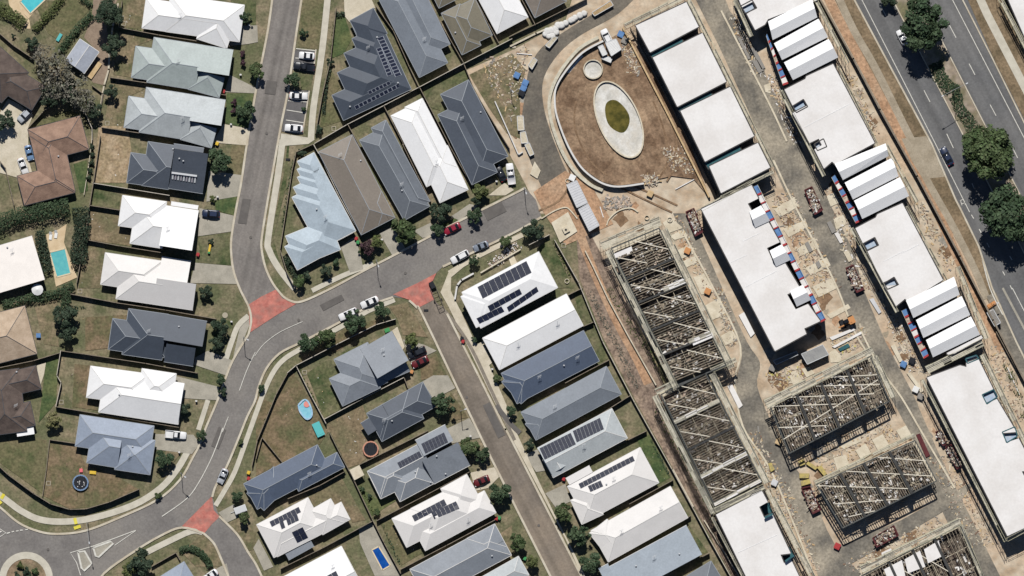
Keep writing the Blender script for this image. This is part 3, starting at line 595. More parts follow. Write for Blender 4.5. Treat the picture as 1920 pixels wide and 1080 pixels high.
house('h24', 'white house roof with a stepped solar array and a maroon car in its drive', 'offwhite', ['t13 1020,650 1130,865 1560,645 hh', 't13 1270,890 1800,605 1712,440 hh', 't13 1385,425 1580,318 1690,520 hh', 't13 1160,575 1560,370 1700,650 hh'], slope=.36, gut='l')
house('h25', 'white house roof with scattered solar panels below the navy roof', 'offwhite', ['t13 5,695 390,492 520,738 hh', 't13 160,935 705,655 640,525 hh', 't13 400,590 560,500 660,680 hh'], slope=.34, gut='l')
house('h25p', 'translucent grey patio roof attached beneath the white solar roof', 'midgrey', ['t13 245,960 435,855 400,800 s.05'], eave=2.3, name='patio_cover', cat='patio cover', gut='m', wall=m_metal)
house('h26', 'white house roof beside the blue lap pool', 'white', ['p 515,1090 640,1024 690,1118 hg'], slope=.34, gut='l')
house('h27', 'grey house roof below the white stepped solar roof', 'midgrey', ['t13 1155,1030 1790,690 1912,925 hh', 't13 1580,800 1790,690 1880,860 hh'], slope=.36, gut='l')
house('h28', 'pale grey roof corner between two side-street trees', 'palegrey', ['p 850,1112 972,1043 990,1079 hh'], slope=.34, gut='l')
house('h29', 'blue-grey roof enclosed by the curved hedge', 'skyblue', ['p 278,1095 345,1053 372,1095 hh'], slope=.36, gut='m')
# east row
house('h30', 'modern white house with black solar strips facing the construction site', 'white', ['p 866,548 1010,472 1044,540 hh.22', 'p 864,556 893,614 1036,540 hh.2'], slope=.22, eave=5.6, gut='l', wall=m_wallw)
house('h31', 'long plain white gabled roof below the modern solar house', 'white', ['p 905,634 1062,551 1092,611 hg'], slope=.3, gut='l')
house('h32', 'dark navy long roof between the plain white roof and a grey roof', 'navy', ['p 940,700 1094,620 1125,676 hg', 'p 941,716 977,757 1020,733 hh'], slope=.36, gut='m')
house('h33', 'blue-grey long roof above the white roof with a double row of solar panels', 'bluegrey', ['p 977,773 1137,687 1163,740 hh', 'p 985,795 1010,822 1040,806 hh'], slope=.36, gut='m')
house('h34', 'pale grey roof with a double block of solar panels on its street end', 'palegrey', ['p 1008,840 1147,766 1177,821 gh', 'p 1018,862 1034,889 1070,870 gg'], slope=.34, gut='l')
house('h35', 'white roof with a long thin strip of solar panels', 'offwhite', ['p 1064,912 1200,839 1233,906 hh', 'p 1070,938 1091,983 1130,962 hh', 'p 1061,897 1105,873 1112,885 s.05'], slope=.34, gut='l')
house('h36', 'plain off-white roof between the solar strip roof and a pale blue roof', 'offwhite', ['p 1108,995 1257,912 1287,972 hg', 'p 1105,1000 1143,1048 1180,1026 hh'], slope=.34, gut='l')
house('h37', 'pale blue-grey gabled roof last in the row backing onto the site', 'bluesteel', ['p 1125,1072 1287,985 1317,1039 s.1', 'p 1122,1066 1140,1057 1150,1075 s.05'], slope=.1, gut='l', eave=3)
house('h38', 'dark grey roof corner beyond the pale blue-grey roof, by the weedy strip', 'slate', ['p 1268,1092 1333,1052 1356,1092 hh'], slope=.36, gut='m')
# solar arrays
solar('h10', 't10 905,285 955,268 1045,580', 1, 12)
solar('h10', 't10 900,365 940,350 985,575', 1, 8)
solar('h10', 't10 835,685 1000,605 850,712', 6, 1); solar('h10', 't10 735,795 1075,620 750,825', 11, 1)
solar('h23', 't13 1058,230 1225,142 1080,272', 7, 2); solar('h23', 't13 1238,88 1410,2 1280,185', 7, 4)
solar('h24', 't13 1168,628 1410,502 1190,672', 7, 2); solar('h24', 't13 1312,602 1500,518 1338,655', 6, 2)
solar('h25', 't13 100,672 320,560 118,712', 7, 2); solar('h25', 't13 225,655 308,615 240,702', 3, 2); solar('h25', 't13 176,682 205,668 192,730', 1, 2); solar('h25', 't13 268,752 350,712 310,832', 2, 2)
solar('h26', 'p 603,1085 630,1070 610,1100', 3, 2)
solar('h34', 't23 205,122 440,5 245,208', 9, 2); solar('h34', 't23 455,-8 660,-108 485,78', 8, 2)
solar('h35', 't23 498,388 905,178 515,425', 13, 2); solar('h35', 't23 568,405 665,362 588,450', 4, 2)
solar('h30', 'p 895,538 987,489 905,560', 9, 2); solar('h30', 'p 914,574 974,541 919,584', 6, 1); solar('h30', 'p 950,576 1006,537 954,585', 5, 1); solar('h30', 'p 893,597 940,574 899,607', 5, 1)
# solar hot water unit on the charcoal roof
root, rf, ro = HOUSES['h4']; b = MB(); c4 = [on_roof('h4', p) for p in P('t01 1288,215 1478,240 1470,292 1284,262')]
for i in range(9):
    for_a = c4[0].lerp(c4[1], (i + .5) / 9); for_b = c4[3].lerp(c4[2], (i + .5) / 9)
    b.bar(for_a + Vector((0, 0, .2)), for_b + Vector((0, 0, .2)), .42, .12, i % 2)
b.bar(c4[0] + Vector((0, 0, .35)), c4[1] + Vector((0, 0, .35)), .5, .4, 0)
b.build('hot_water_unit', [m_metal, M('collector', C(176, 172, 178), C(150, 146, 154), 1, grain=.05)], ro)
# vents and aerials
vent('h1', 't00 1350,110', 'a'); vent('h2', 't00 1335,450', 'a'); vent('h3', 't00 1368,880', 'a'); vent('h4', 't01 1345,110 1375,128 1298,38'); vent('h5', 't01 1258,630', 'a'); vent('h7', 't02 1342,290'); vent('h7', 't02 1115,320', 'a')
vent('h8', 't02 895,800'); vent('h9', 't03 995,110'); vent('h9', 't03 970,170', 'a'); vent('h10', 't10 840,355', 'a'); vent('h10', 't10 908,280 1065,622 705,800'); vent('h11', 't10 1262,290', 'a'); vent('h12', 't10 1495,245')
vent('h15', 't11 785,125'); vent('h15', 't11 630,80', 'a'); vent('h16', 't11 1095,350'); vent('h16', 't11 1092,300', 'a'); vent('h17', 't11 1355,130', 'a'); vent('h18', 't10 1545,885', 'a'); vent('h18', 't10 1685,842'); vent('h19', 't11 455,490'); vent('h19', 't11 520,545', 'a')
vent('h20', 't12 950,460', 'a'); vent('h20', 't12 960,505'); vent('h21', 't12 1020,998'); vent('h21', 't12 960,990', 'a'); vent('h22', 't13 400,310', 'a'); vent('h22', 't13 455,250'); vent('h23', 't13 1355,182 1195,300 1310,378 1422,315'); vent('h24', 't13 1310,690 1590,645', 'a')
vent('h26', 't13 575,1000', 'a'); vent('h27', 't13 1770,930'); vent('h31', 't22 340,250 45,410', 'a'); vent('h32', 't22 490,520 205,665', 'a'); vent('h32', 't22 390,582'); vent('h33', 't22 320,885', 'a'); vent('h34', 't23 538,95', 'a'); vent('h35', 't23 762,345', 'a'); vent('h35', 't23 708,392'); vent('h36', 't23 820,740', 'a'); vent('h36', 't23 1115,565', 'a'); vent('h37', 't23 1065,935', 'a'); vent('h37', 't23 1255,915 930,1005')
vent('cream', 't01 90,795', 'a'); vent('cream', 't01 55,775'); vent('terra', 't01 438,92'); vent('brownl', 't02 125,630'); vent('brownl', 't02 120,880', 'a')
# ================================================================== FENCES AND WALLS
m_fence = M('timber_fence', C(150, 138, 122), C(128, 118, 104), .8, grain=.14)
m_fencew = M('pale_fence', C(206, 198, 184), C(190, 182, 168), .8, grain=.1)
m_block = M('block_wall', C(216, 206, 186), C(198, 188, 166), .6, grain=.1)
def fence(label, spec, h=1.95, m=None, th=.11, name='fence', cat='fence', step=2.4):
    pts = [W2(p, h) for p in P(spec)]; b = MB()
    for a, c in zip(pts, pts[1:]):
        a = Vector((a.x, a.y, 0)); c = Vector((c.x, c.y, 0)); d = c - a; n = max(1, int(d.length / step))
        dn = d.normalized()
        b.bar(a + Vector((0, 0, h / 2)) - dn * th * .3, c + Vector((0, 0, h / 2)) + dn * th * .3, th * .6, h)
        b.bar(a + Vector((0, 0, h + .02)), c + Vector((0, 0, h + .02)), th * 1.5, .05)
        for i in range(n + 1): b.box(a + d * i / n + Vector((0, 0, h / 2)), th * 1.3, th * 1.3, h + .12)
    c0 = pts[0]; o = b.build(name, m or m_fence, at=(c0.x, c0.y, 0)); return tag(o, label, cat)
F = fence
F('timber fence between the white hip roof and the grey-green roof', 't00 890,205 1190,262 1720,345')
F('timber fence between the grey-green and silver-grey roofs', 't00 825,580 1130,625 1690,712')
F('timber fence between the silver-grey and charcoal roofs', 't00 762,955 1100,1005 1595,1080')
F('timber fence between the charcoal roof and the green rear lawn', 't01 695,292 960,335 1270,385', m=m_fencew)
F('timber fence between the green rear lawn and bare soil yard', 't01 672,460 895,495')
F('timber fence between bare soil yard and the off-white roof', 't01 635,715 900,765 1215,815')
F('timber fence between the off-white and dark charcoal roofs', 't02 530,45 870,110 1240,165 1620,232')
F('timber fence between the dark charcoal roof and white roof lawn', 't02 450,470 630,495 1090,565 1480,638')
F('timber fence between the white roof lawn and blue-grey roof', 't02 420,890 740,945 1340,1045')
F('timber rear fence running along the street-facing lots from the soil yard down', 't01 752,-60 735,60 700,290 672,460 635,720 575,1040')
F('timber rear fence beside the brick paved yard', 't00 915,10 890,205')
F('kinked pale rear fence of the white roof lawn', 't02 455,470 425,655 458,710 418,890', m=m_fencew)
F('timber fence between the tan and dark brown tiled roofs', 't02 -40,605 250,545 450,485')
F('curving timber boundary fence wrapping the trampoline yard', 't03 -20,245 60,320 250,460 380,540 520,580 640,578 820,525 1040,430', h=2.2)
F('low fence dividing the green lawn from the trampoline yard', 't03 372,60 345,300 318,480', h=.9)
F('low fence behind the blue-grey pyramid roof', 't03 375,58 560,85', h=1.2)
F('timber fence above the bare grey tree yard', 't00 -20,235 100,340 250,440', h=1.9)
F('timber fence between brown and terracotta houses', 't00 210,960 310,850 430,745')
F('pale fence behind the terracotta roof', 't00 555,755 640,850 690,960 690,1050', m=m_fencew)
F('short stone fence beside the bare grey tree', 't00 690,640 770,700 745,860', h=1.2)
F('timber fence on the terracotta house drive', 't01 0,130 40,180 105,460', h=1.8)
F('concrete retaining wall beside the terracotta lawn', 't01 690,-40 665,160 630,380', h=.8, m=m_block, name='retaining_wall', cat='wall')
F('pool fence beside the hedged turquoise pool', 't01 610,850 590,960 575,1040', h=1.4)
F('stone edging wall beside the shed paving', 't00 885,30 845,200 820,400 815,520 780,640 745,860', h=.7, m=m_block, th=.3, name='stone_wall', cat='wall')
# middle block
F('long pale wall separating solar stepped roof from the lots below', 't10 440,1075 680,935 960,790 1220,655 1560,475 1920,290', m=m_fencew, h=2.2)
F('long pale wall behind the bulk bags', 't20 -10,345 180,250 560,90', m=m_block, h=.6, th=.3, name='block_wall', cat='wall')
F('timber fence behind the white bulk bags', 't20 -20,275 180,180 440,50 560,-10')
F('timber fence beside the dark stepped solar roof', 't10 900,45 1030,230 1150,500 1222,650')
F('timber fence between the blue-grey and olive roofs', 't10 1300,0 1390,180 1560,475')
F('timber fence between the olive roof and the white roof by the bulk bags', 't10 1650,0 1740,170 1820,320')
F('timber fence between the white and dark taupe roofs by the bulk bags', 't20 65,-20 175,185')
F('timber fence at the lane beside the footpath and stepped solar roof', 't10 600,60 560,440 500,700 445,1000')
F('timber corner fence around the pale blue stepped roof', 't11 430,0 300,60 270,200 225,500 180,790 230,960 290,1080')
F('timber fence between pale blue and taupe roofs', 't11 430,0 480,90 620,385 790,690', m=m_fencew)
F('timber fence between taupe and slate grey roofs', 't10 690,935 780,1100') ; F('timber fence continuing between taupe and slate grey roofs', 't11 760,0 930,330 1060,590')
F('timber fence between slate grey and white roofs', 't10 960,795 1110,1085'); F('timber fence continuing between slate grey and white roofs', 't11 1100,0 1210,230 1310,430')
F('timber fence between white and charcoal roofs', 't10 1225,650 1450,1085'); F('timber fence continuing between white and charcoal roofs', 't11 1445,0 1580,240')
F('timber fence between the charcoal roof and weedy site corner', 't10 1560,480 1640,680 1800,950 1900,1110', m=m_fence)
# south block
F('pale topped street fence of the corner house behind the street trees', 't12 235,635 300,580 620,415 900,275 1045,232', m=m_fencew)
F('fence on the street side of the bare corner yard', 't12 235,640 150,800 60,1020 10,1140 -30,1330')
F('fence between the corner house lawn and the inflatable pool', 't12 305,590 420,820 525,1015', m=m_fencew)
F('fence below the corner house lawn', 't12 510,985 800,830 1110,670', m=m_fencew)
F('short fence joining corner house and its side fence', 't12 1110,670 1140,750')
F('fence between inflatable pool yard and the trampoline yard', 't13 550,0 640,180 720,330 870,650', m=m_fence)
F('fence above the grey solar roof', 't13 775,245 1050,110 1290,-10')
F('fence between the grey solar roof and white stepped solar roof', 't13 905,665 1280,470 1600,300')
F('fence between the white stepped solar roof and the grey roof', 't13 1085,1030 1430,850 1790,660')
F('fence between the scattered solar roof and lap pool yard', 't13 185,1025 500,870 870,670')
F('fence between the lap pool and the stepped solar roof yard', 't13 870,650 960,830 1085,1060')
F('fence between the navy roof and scattered solar roof', 't13 240,500 480,400 660,300')
F('fence on the street side of the bottom blue-grey roof', 't03 1135,1010 1320,905 1350,960', h=1.4)
F('fence in the bare corner yard beside the navy roof', 't13 0,200 45,40 200,230', h=1.5)
# east row back fence
F('long back fence between the row of roofs and the weedy strip', 'p 1040,450 1085,530 1130,640 1190,755 1260,880 1330,1010 1375,1090', h=2.0, m=m_fencew)
F('fence between the modern solar house and plain white roof', 'p 925,625 1010,580 1092,540')
F('fence between the plain white roof and navy roof', 'p 1025,640 1075,620 1112,604')
F('fence between the navy roof and blue-grey roof', 'p 1060,718 1105,694 1142,675')
F('fence between the blue-grey roof and double solar block roof', 'p 1120,780 1181,742')
F('fence between double solar block roof and solar strip roof', 'p 1155,836 1212,808')
F('fence between the solar strip roof and plain off-white roof', 'p 1180,945 1262,900')
F('fence between plain off-white roof and pale blue roof', 'p 1210,1012 1295,967')
F('fence below the pale blue gabled roof', 'p 1312,1046 1330,1037')
F('dark hedge-backed fence at the end of the street verge', 'p 992,459 1030,440', m=m_fencew)
F('low retaining wall above the rubble bed of the modern solar house', 'p 902,511 975,468', h=.9, m=m_block, th=.25, name='retaining_wall', cat='wall')
F('curved white garden wall of the modern solar house', 'p 853,560 857,535 865,525 887,513', h=.9, m=m_wallw, th=.3, name='garden_wall', cat='wall')
F('highway boundary wall along the dirt strip', 'p 1528,-20 1600,110 1650,205 1720,330 1800,480 1862,600 1935,740', h=2.6, m=m_fence, th=.3, name='boundary_wall', cat='wall')
F('barrier fence of dark mesh along the gravel lane', 'p 1868,622 1895,672 1930,735', h=1.6)

# ================================================================== TREES, HEDGES, SHRUBS
def leafm(nm, a, b, c): return M('leaf_' + nm, a, b, .8, rough=.7, c3=c, s3=.35, grain=.25, gs=2.0, spec=.2, island=.38)
LM = {'g': leafm('green', (.028, .052, .025, 1), (.044, .07, .036, 1), (.056, .082, .042, 1)), 'd': leafm('dark', (.022, .038, .023, 1), (.034, .052, .031, 1), (.044, .062, .038, 1)),
      'v': leafm('light', (.042, .07, .026, 1), (.066, .094, .038, 1), (.08, .1, .046, 1)), 'o': leafm('olive', (.08, .1, .04, 1), (.11, .12, .045, 1), (.07, .09, .03, 1)), 'p': leafm('purple', (.045, .022, .03, 1), (.06, .03, .04, 1), (.05, .035, .03, 1)),
      'b': leafm('grey', (.13, .125, .1, 1), (.17, .155, .125, 1), (.1, .105, .075, 1)), 'y': leafm('yellow', (.16, .15, .07, 1), (.12, .13, .05, 1), (.2, .18, .1, 1))}
m_bark = M('bark', C(112, 96, 80), C(88, 74, 62), 2, grain=.2)
def leafquad(vs, fs, p, nrm, s, rng):
    n = nrm.normalized(); t = n.orthogonal(); t.rotate(Matrix.Rotation(rng.uniform(0, 6.28), 3, n)); bt = n.cross(t)
    a = s * rng.uniform(.7, 1.3); c = a * rng.uniform(.5, .8); k = len(vs)
    vs += [p - t * a, p - bt * c + n * a * .15, p + t * a, p + bt * c + n * a * .15]; fs.append((k, k + 1, k + 2, k + 3))
def crown_mesh(name, seed, nleaf, size, nlobe, m, flat=.8, gap=0.0):
    rng = random.Random(seed); vs, fs = [], []
    lobes = [(Vector((0, 0, .25 * flat)), .5)]
    for i in range(nlobe):
        a = 6.2832 * (i + rng.uniform(-.3, .3)) / nlobe * (1 if i % 2 else 1.7); r = rng.uniform(.35, .82)
        lobes.append((Vector((math.cos(a) * r, math.sin(a) * r, rng.uniform(-.3, .45) * flat)), rng.uniform(.18, .36)))
    wts = [l[1] ** 2 for l in lobes]
    for i in range(nleaf):
        c, r = rng.choices(lobes, wts)[0]
        d = Vector((rng.gauss(0, 1), rng.gauss(0, 1), rng.gauss(.35, 1))).normalized()
        p = c + Vector((d.x, d.y, d.z * flat)) * r * rng.uniform(.62, 1.06)
        nn = (d + Vector((rng.gauss(0, .5), rng.gauss(0, .5), rng.gauss(.25, .5))))
        leafquad(vs, fs, p, nn, size, rng)
    me = bpy.data.meshes.new(name); me.from_pydata([tuple(v) for v in vs], [], fs); me.materials.append(m); return me
def trunk_mesh(name, seed):
    rng = random.Random(seed); b = MB()
    def limb(p, q, r0, r1):
        p, q = Vector(p), Vector(q); d = (q - p).normalized(); t = d.orthogonal().normalized(); s_ = d.cross(t); n = 6
        vs = [p + (t * math.cos(6.283 * i / n) + s_ * math.sin(6.283 * i / n)) * r0 for i in range(n)] + [q + (t * math.cos(6.283 * i / n) + s_ * math.sin(6.283 * i / n)) * r1 for i in range(n)]
        b.add(vs, [(i, (i + 1) % n, (i + 1) % n + n, i + n) for i in range(n)] + [tuple(range(n, 2 * n))])
    limb((0, 0, 0), (.02, .01, .55), .07, .05)
    for i in range(6):
        a = i * 1.05 + rng.uniform(-.3, .3); r = rng.uniform(.4, .7)
        limb((.02, .01, .45 + .02 * i), (math.cos(a) * r, math.sin(a) * r, 1.0 + rng.uniform(0, .4)), .04, .012)
    me = bpy.data.meshes.new(name); me.from_pydata([tuple(v) for v in b.v], [], b.f); me.materials.append(m_bark); return me
TRUNK = [trunk_mesh('trunk_a', 1), trunk_mesh('trunk_b', 2)]
CR = {}
def crown(cls, kind, var):
    k = (cls, kind, var)
    if k not in CR:
        n, s, l = {'s': (420, .13, 5), 'm': (1050, .085, 10), 'l': (4300, .05, 19), 'x': (620, .05, 14)}[cls]
        CR[k] = crown_mesh('crown_%s_%s' % (cls, kind), hash(k[0] + k[1]) % 1 + ord(k[0]) * 7 + ord(k[1]) * 31 + var * 101, n, s, l, LM[kind])
    return CR[k]
TC = [0]
def tree(x, y, r, kind, label, hk=1.0, cat='tree', name=None, group=None, sx=1.0, cls=None, th=None):
    """x, y: crown centre in photo pixels, r crown radius in pixels"""
    rad = r * S * 1.08; TC[0] += 1; i = TC[0]
    if kind == 'g' and i % 3 == 0: kind = 'v'
    cls = cls or ('s' if rad < 1.3 else 'm' if rad < 3.6 else 'l')
    trunk_h = (th if th is not None else {'s': .5, 'm': 1.4, 'l': 2.4, 'x': 1.6}[cls]) * hk
    zc = trunk_h + rad * .8
    base = W(x, y, zc); base = Vector((base.x, base.y, 0))
    small = r < 7.5
    t = empty(name or ('shrub' if small else 'tree'), base, label, 'shrub' if small and cat == 'tree' else cat, group)
    rz = random.uniform(0, 6.28)
    place('crown', crown(cls, kind, i % 3), (base.x, base.y, zc), Matrix.Rotation(rz, 4, 'Z') @ Matrix.Diagonal((rad * 1.12 * sx, rad * 1.12 / sx, rad * random.uniform(.85, 1.1) * 1.1, 1)), t)
    th = zc; place('trunk', TRUNK[i % 2], (base.x, base.y, -.02), Matrix.Rotation(rz, 4, 'Z') @ Matrix.Diagonal((rad * .9, rad * .9, th / 1.05, 1)), t)
    return t
for a in [
 (205, 22, 24, 'd', 'dark tall tree on the brick paving near the white roof', 1.6), (212, 82, 18, 'd', 'dark tree beside the stone wall and grey-green roof', 1.8), (208, 172, 11, 'd', 'narrow dark tree beside the silver-grey roof yard', 1.3),
 (60, 82, 12, 'd', 'small dark tree between the shed and brown tiled roof'), (5, 228, 18, 'd', 'dark tree beside the pale drive with the silver van'), (25, 67, 4, 'd', 'tiny round shrub on the dry grass below the pool'),
 (461, 32, 10, 'g', 'round yard tree beside the top white roof drive'), (455, 100, 6, 'p', 'purple narrow shrub beside the grey-green roof'), (455, 118, 6, 'p', 'purple shrub below the other beside the grey-green roof'), (439, 192, 6, 'p', 'purple shrub at the silver-grey roof front'), (439, 208, 6, 'p', 'lower purple shrub at the silver-grey roof front'),
 (481, 134, 14, 'g', 'round street tree at the kerb facing the grey-green roof'), (461, 210, 17, 'g', 'leafy front yard tree of the silver-grey house'), (414, 302, 22, 'g', 'large leafy tree in front of the charcoal roof'), (396, 452, 5, 'd', 'small shrub beside the yellow ride-on toy'), (399, 372, 6, 'o', 'olive shrub beside the parked navy car'),
 (387, 545, 11, 'd', 'dark yard tree beside the off-white roof'), (122, 590, 19, 'd', 'dark tree between the tan roof and rear lawn', 1.2), (126, 622, 15, 'd', 'lower dark tree between the tan roof and rear lawn'), (100, 788, 14, 'y', 'pale yellow-green tree beside the dark brown roof'),
 (412, 612, 14, 'd', 'upper dark tree in front of the dark charcoal roof'), (406, 641, 13, 'd', 'lower dark tree in front of the dark charcoal roof'), (415, 712, 9, 'g', 'kerb tree below the dark charcoal roof drive'), (418, 735, 8, 'd', 'second kerb tree below the dark charcoal roof drive'), (345, 765, 10, 'd', 'dark tree at the front of the white roof with long lawn'),
 (306, 862, 16, 'g', 'round tree in front of the blue-grey pyramid roof'), (297, 930, 7, 'g', 'tiny street tree on the verge outside the trampoline yard'), (378, 817, 9, 'g', 'small street tree beside the white pickup'), (444, 932, 10, 'g', 'small tree beside the white box trailer'), (457, 972, 10, 'g', 'small tree below the white box trailer'), (262, 1055, 22, 'd', 'bushy dark tree beside the path near the splitter islands'), (240, 1068, 14, 'o', 'olive bush beside the road near the splitter islands'), (452, 828, 5, 'g', 'tiny street tree opposite the white pickup'),
 (568, 62, 8, 'g', 'small verge tree above the parking bays'), (550, 148, 14, 'g', 'round tree between the parking bays'), (619, 117, 7, 'd', 'dark shrub beside the stepped solar roof'), (598, 243, 8, 'd', 'dark shrub at the corner of the stepped solar yard'), (570, 205, 5, 'g', 'shrub at the footpath fence'),
 (757, 430, 22, 'g', 'broad street tree in front of the slate grey roof'), (900, 358, 15, 'o', 'olive round tree beside the charcoal roof drive'), (895, 374, 10, 'd', 'dark shrub beneath the olive round tree'), (826, 395, 17, 'd', 'dark tree in front of the white roof facing the red car'), (890, 405, 13, 'g', 'street tree overhanging the road beyond the red car'), (822, 430, 12, 'g', 'street tree touching the red car'), (949, 452, 10, 'g', 'small street tree by the rubble bed'), (889, 488, 9, 'g', 'small street tree beside the white wagon'),
 (687, 462, 13, 'p', 'purple bush in front of the taupe roof'), (706, 452, 12, 'o', 'olive bush in front of the taupe roof'), (681, 470, 8, 'g', 'green bush beside the purple bush'), (610, 507, 10, 'd', 'dark round bush in front of the pale blue roof'), (562, 527, 11, 'g', 'green bush at the pale blue roof corner'), (576, 517, 8, 'd', 'dark bush at the pale blue roof corner'), (629, 493, 8, 'g', 'bush beside the pale blue roof driveway'), (542, 490, 7, 'd', 'dark shrub inside the corner fence'), (566, 287, 8, 'd', 'dark bush at the top of the pale blue roof'),
 (574, 645, 17, 'g', 'street tree at the start of the four outside the corner house'), (610, 632, 17, 'g', 'second street tree outside the corner house'), (664, 602, 19, 'g', 'street tree over the white car outside the corner house'), (714, 582, 14, 'g', 'street tree beside the white sedan outside the corner house'), (772, 638, 14, 'o', 'olive tree over the black car'), (832, 757, 19, 'g', 'yard tree beside the charcoal roof driveway'), (491, 728, 8, 'g', 'tiny street tree on the verge of the bare corner yard'), (931, 710, 8, 'g', 'small tree in front of the navy roof'), (890, 637, 6, 'g', 'shrub in front of the plain white roof'), (960, 770, 9, 'g', 'front yard tree of the blue-grey long roof'),
 (881, 838, 16, 'g', 'upper yard tree in front of the grey solar roof'), (904, 853, 13, 'g', 'lower yard tree in front of the grey solar roof'), (936, 926, 19, 'g', 'yard tree in front of the white stepped solar roof'), (707, 960, 7, 'g', 'shrub behind the grey solar roof'), (680, 917, 5, 'g', 'small shrub behind the grey solar roof fence'), (693, 930, 5, 'd', 'second small shrub behind the grey solar roof fence'),
 (1056, 963, 16, 'g', 'front tree beside the solar strip roof drive'), (1087, 1003, 18, 'g', 'front tree beside the plain off-white roof'), (1107, 1058, 19, 'g', 'front tree beside the pale blue gabled roof'), (971, 1015, 15, 'g', 'side street tree beside the grey roof'), (992, 832, 9, 'd', 'small dark tree beside the double solar block roof'), (998, 1055, 12, 'o', 'olive tree beside the pale grey roof'), (1000, 432, 17, 'd', 'dark round tree at the end of the street by the site'),
 (1666, -4, 15, 'd', 'small median tree standing before the largest white-car tree')]:
    tree(*a[:5], hk=a[5] if len(a) > 5 else 1.0)
GT = 'large trees in the highway median'
tree(1728, 46, 42, 'g', 'large median tree overhanging the white car on the highway', group=GT, hk=1.2)
tree(1846, 284, 45, 'g', 'large median tree near the black car on the highway', group=GT, hk=1.2)
tree(1894, 404, 46, 'g', 'large pale green median tree beyond the gravel lane', group=GT, hk=1.2)
for x, y, r, l in ((105, 132, 34, 'broadest sparse grey tree between the brown roof and shed'), (80, 108, 24, 'sparse grey tree below the aqua bench'), (135, 165, 30, 'sparse grey tree touching the lower corner of the shed'), (160, 190, 22, 'sparse grey tree beside the short stone fence'), (100, 168, 24, 'sparse grey tree against the corner of the brown tiled roof')):
    tree(x, y, r, 'b', l, cls='x', group='sparse grey trees of the thicket')
tree(125, 170, 20, 'd', 'dark understorey tree inside the grey thicket'); tree(95, 185, 16, 'd', 'dark tree at the foot of the grey thicket'); tree(175, 205, 14, 'd', 'dark tree at the fence corner of the grey thicket')
for i in range(9):
    a = i * 2.4; r = 6 + 3 * i
    tree(49 + r * .95 * math.cos(a), 1083 + r * .95 * math.sin(a), 7.3, 'dgdop'[i % 4], 'low mixed shrub growing in the roundabout garden', th=.1, group='roundabout garden shrubs')
for x, y in ((172, 275), (173, 290), (172, 305), (169, 320), (167, 333)): tree(x, y, 5.5, 'd', 'clipped round shrub in the strip behind the terracotta roof', th=.1, group='shrubs behind the terracotta roof')

def hedge(label, spec, wpx, h, kind, dens=34, size=.17, name='hedge', cat='hedge', z0=0.0, kd=None):
    pts = P(spec); rng = random.Random(len(label) + int(wpx)); vs, fs = [], []
    for a, c in zip(pts, pts[1:]):
        A, Cc = W2(a, h / 2), W2(c, h / 2); A.z = Cc.z = 0; d = Cc - A; n = Vector((-d.y, d.x, 0)).normalized(); wd = wpx * S / 2
        for k in range(int(d.length * wd * 2 * dens)):
            t = rng.random(); y = rng.uniform(-1, 1); p = A + d * t
            hh = h * (1 - .35 * abs(y) ** 2.5) * (1 + .22 * mnoise.noise(Vector((p.x * .5, p.y * .5 + y, 0)))); ww = wd * (1 + .3 * mnoise.noise(Vector((p.x * .4 + 9, p.y * .4, 3 * (y > 0)))))
            z = z0 + hh * rng.uniform(.55, 1.0) if rng.random() < .75 else z0 + rng.uniform(.1, hh)
            leafquad(vs, fs, p + n * y * ww + Vector((0, 0, z)), Vector((n.x * y + rng.gauss(0, .5), n.y * y + rng.gauss(0, .5), .8 + rng.gauss(0, .4))), size, rng)
    q = W2(pts[0]); o = mk(name, vs, fs, LM[kind], at=(q.x, q.y, 0))
    if kd: o['kind'] = kd
    return tag(o, label, cat)
hedge('tall bushy hedge between the terracotta roof and cream roof', 'p -5,420 30,408 75,397 130,388', 34, 4.0, 'g')
hedge('tall dark hedge on the fence side of the turquoise pool', 'p 150,388 155,420 150,450 146,495', 32, 3.6, 'd')
hedge('dark hedge between the cream roof and turquoise pool', 'p 74,432 80,470 90,508', 22, 3.0, 'd')
hedge('hedge below the cream roof and round umbrella', 'p 5,572 55,560 104,552 138,535', 18, 2.2, 'g')
hedge('short hedge joining the dark trees by the tan roof', 'p 124,545 122,590', 18, 2.4, 'g')
hedge('flowering hedge at the corner of the top pool', 'p -5,12 20,28 46,46', 24, 2.2, 'o')
hedge('flowering hedge along the top pool terrace', 'p 118,-5 95,22 64,55', 15, 2.0, 'o')
hedge('clipped hedge beside the brick paving and shed', 'p 173,27 155,45 132,68 114,96', 16, 1.8, 'g')
hedge('short hedge at the end of the brick paving', 'p 150,-5 172,12', 10, 1.6, 'g')
hedge('curved clipped hedge around the bottom blue-grey roof lawn', 'p 336,1032 355,1028 375,1035 388,1050 394,1064', 13, 1.2, 'g', dens=60)
hedge('dark hedge along the pale blue roof corner fence', 'p 532,480 545,505 560,530', 9, 1.3, 'd')
hedge('hedge strip beside the footpath fence of the stepped solar roof', 'p 606,215 612,165 620,120', 6, 1.2, 'd')
hedge('short hedge above the stepped solar roof lawn', 'p 628,27 646,27', 10, 1.2, 'd')
hedge('low green groundcover on the upper part of the highway median', 'p 1752,118 1765,150 1785,172 1800,172', 28, .6, 'g', dens=26, kd='stuff', name='groundcover', cat='groundcover')
hedge('low green groundcover around the double street lamp on the median', 'p 1790,180 1800,205 1815,225 1830,250', 24, .6, 'g', dens=22, kd='stuff', name='groundcover', cat='groundcover')
hedge('scrubby weeds along the strip behind the back fence', 'p 1140,540 1180,610 1210,650 1250,710', 14, .4, 'o', dens=5, kd='stuff', name='weeds', cat='weeds')
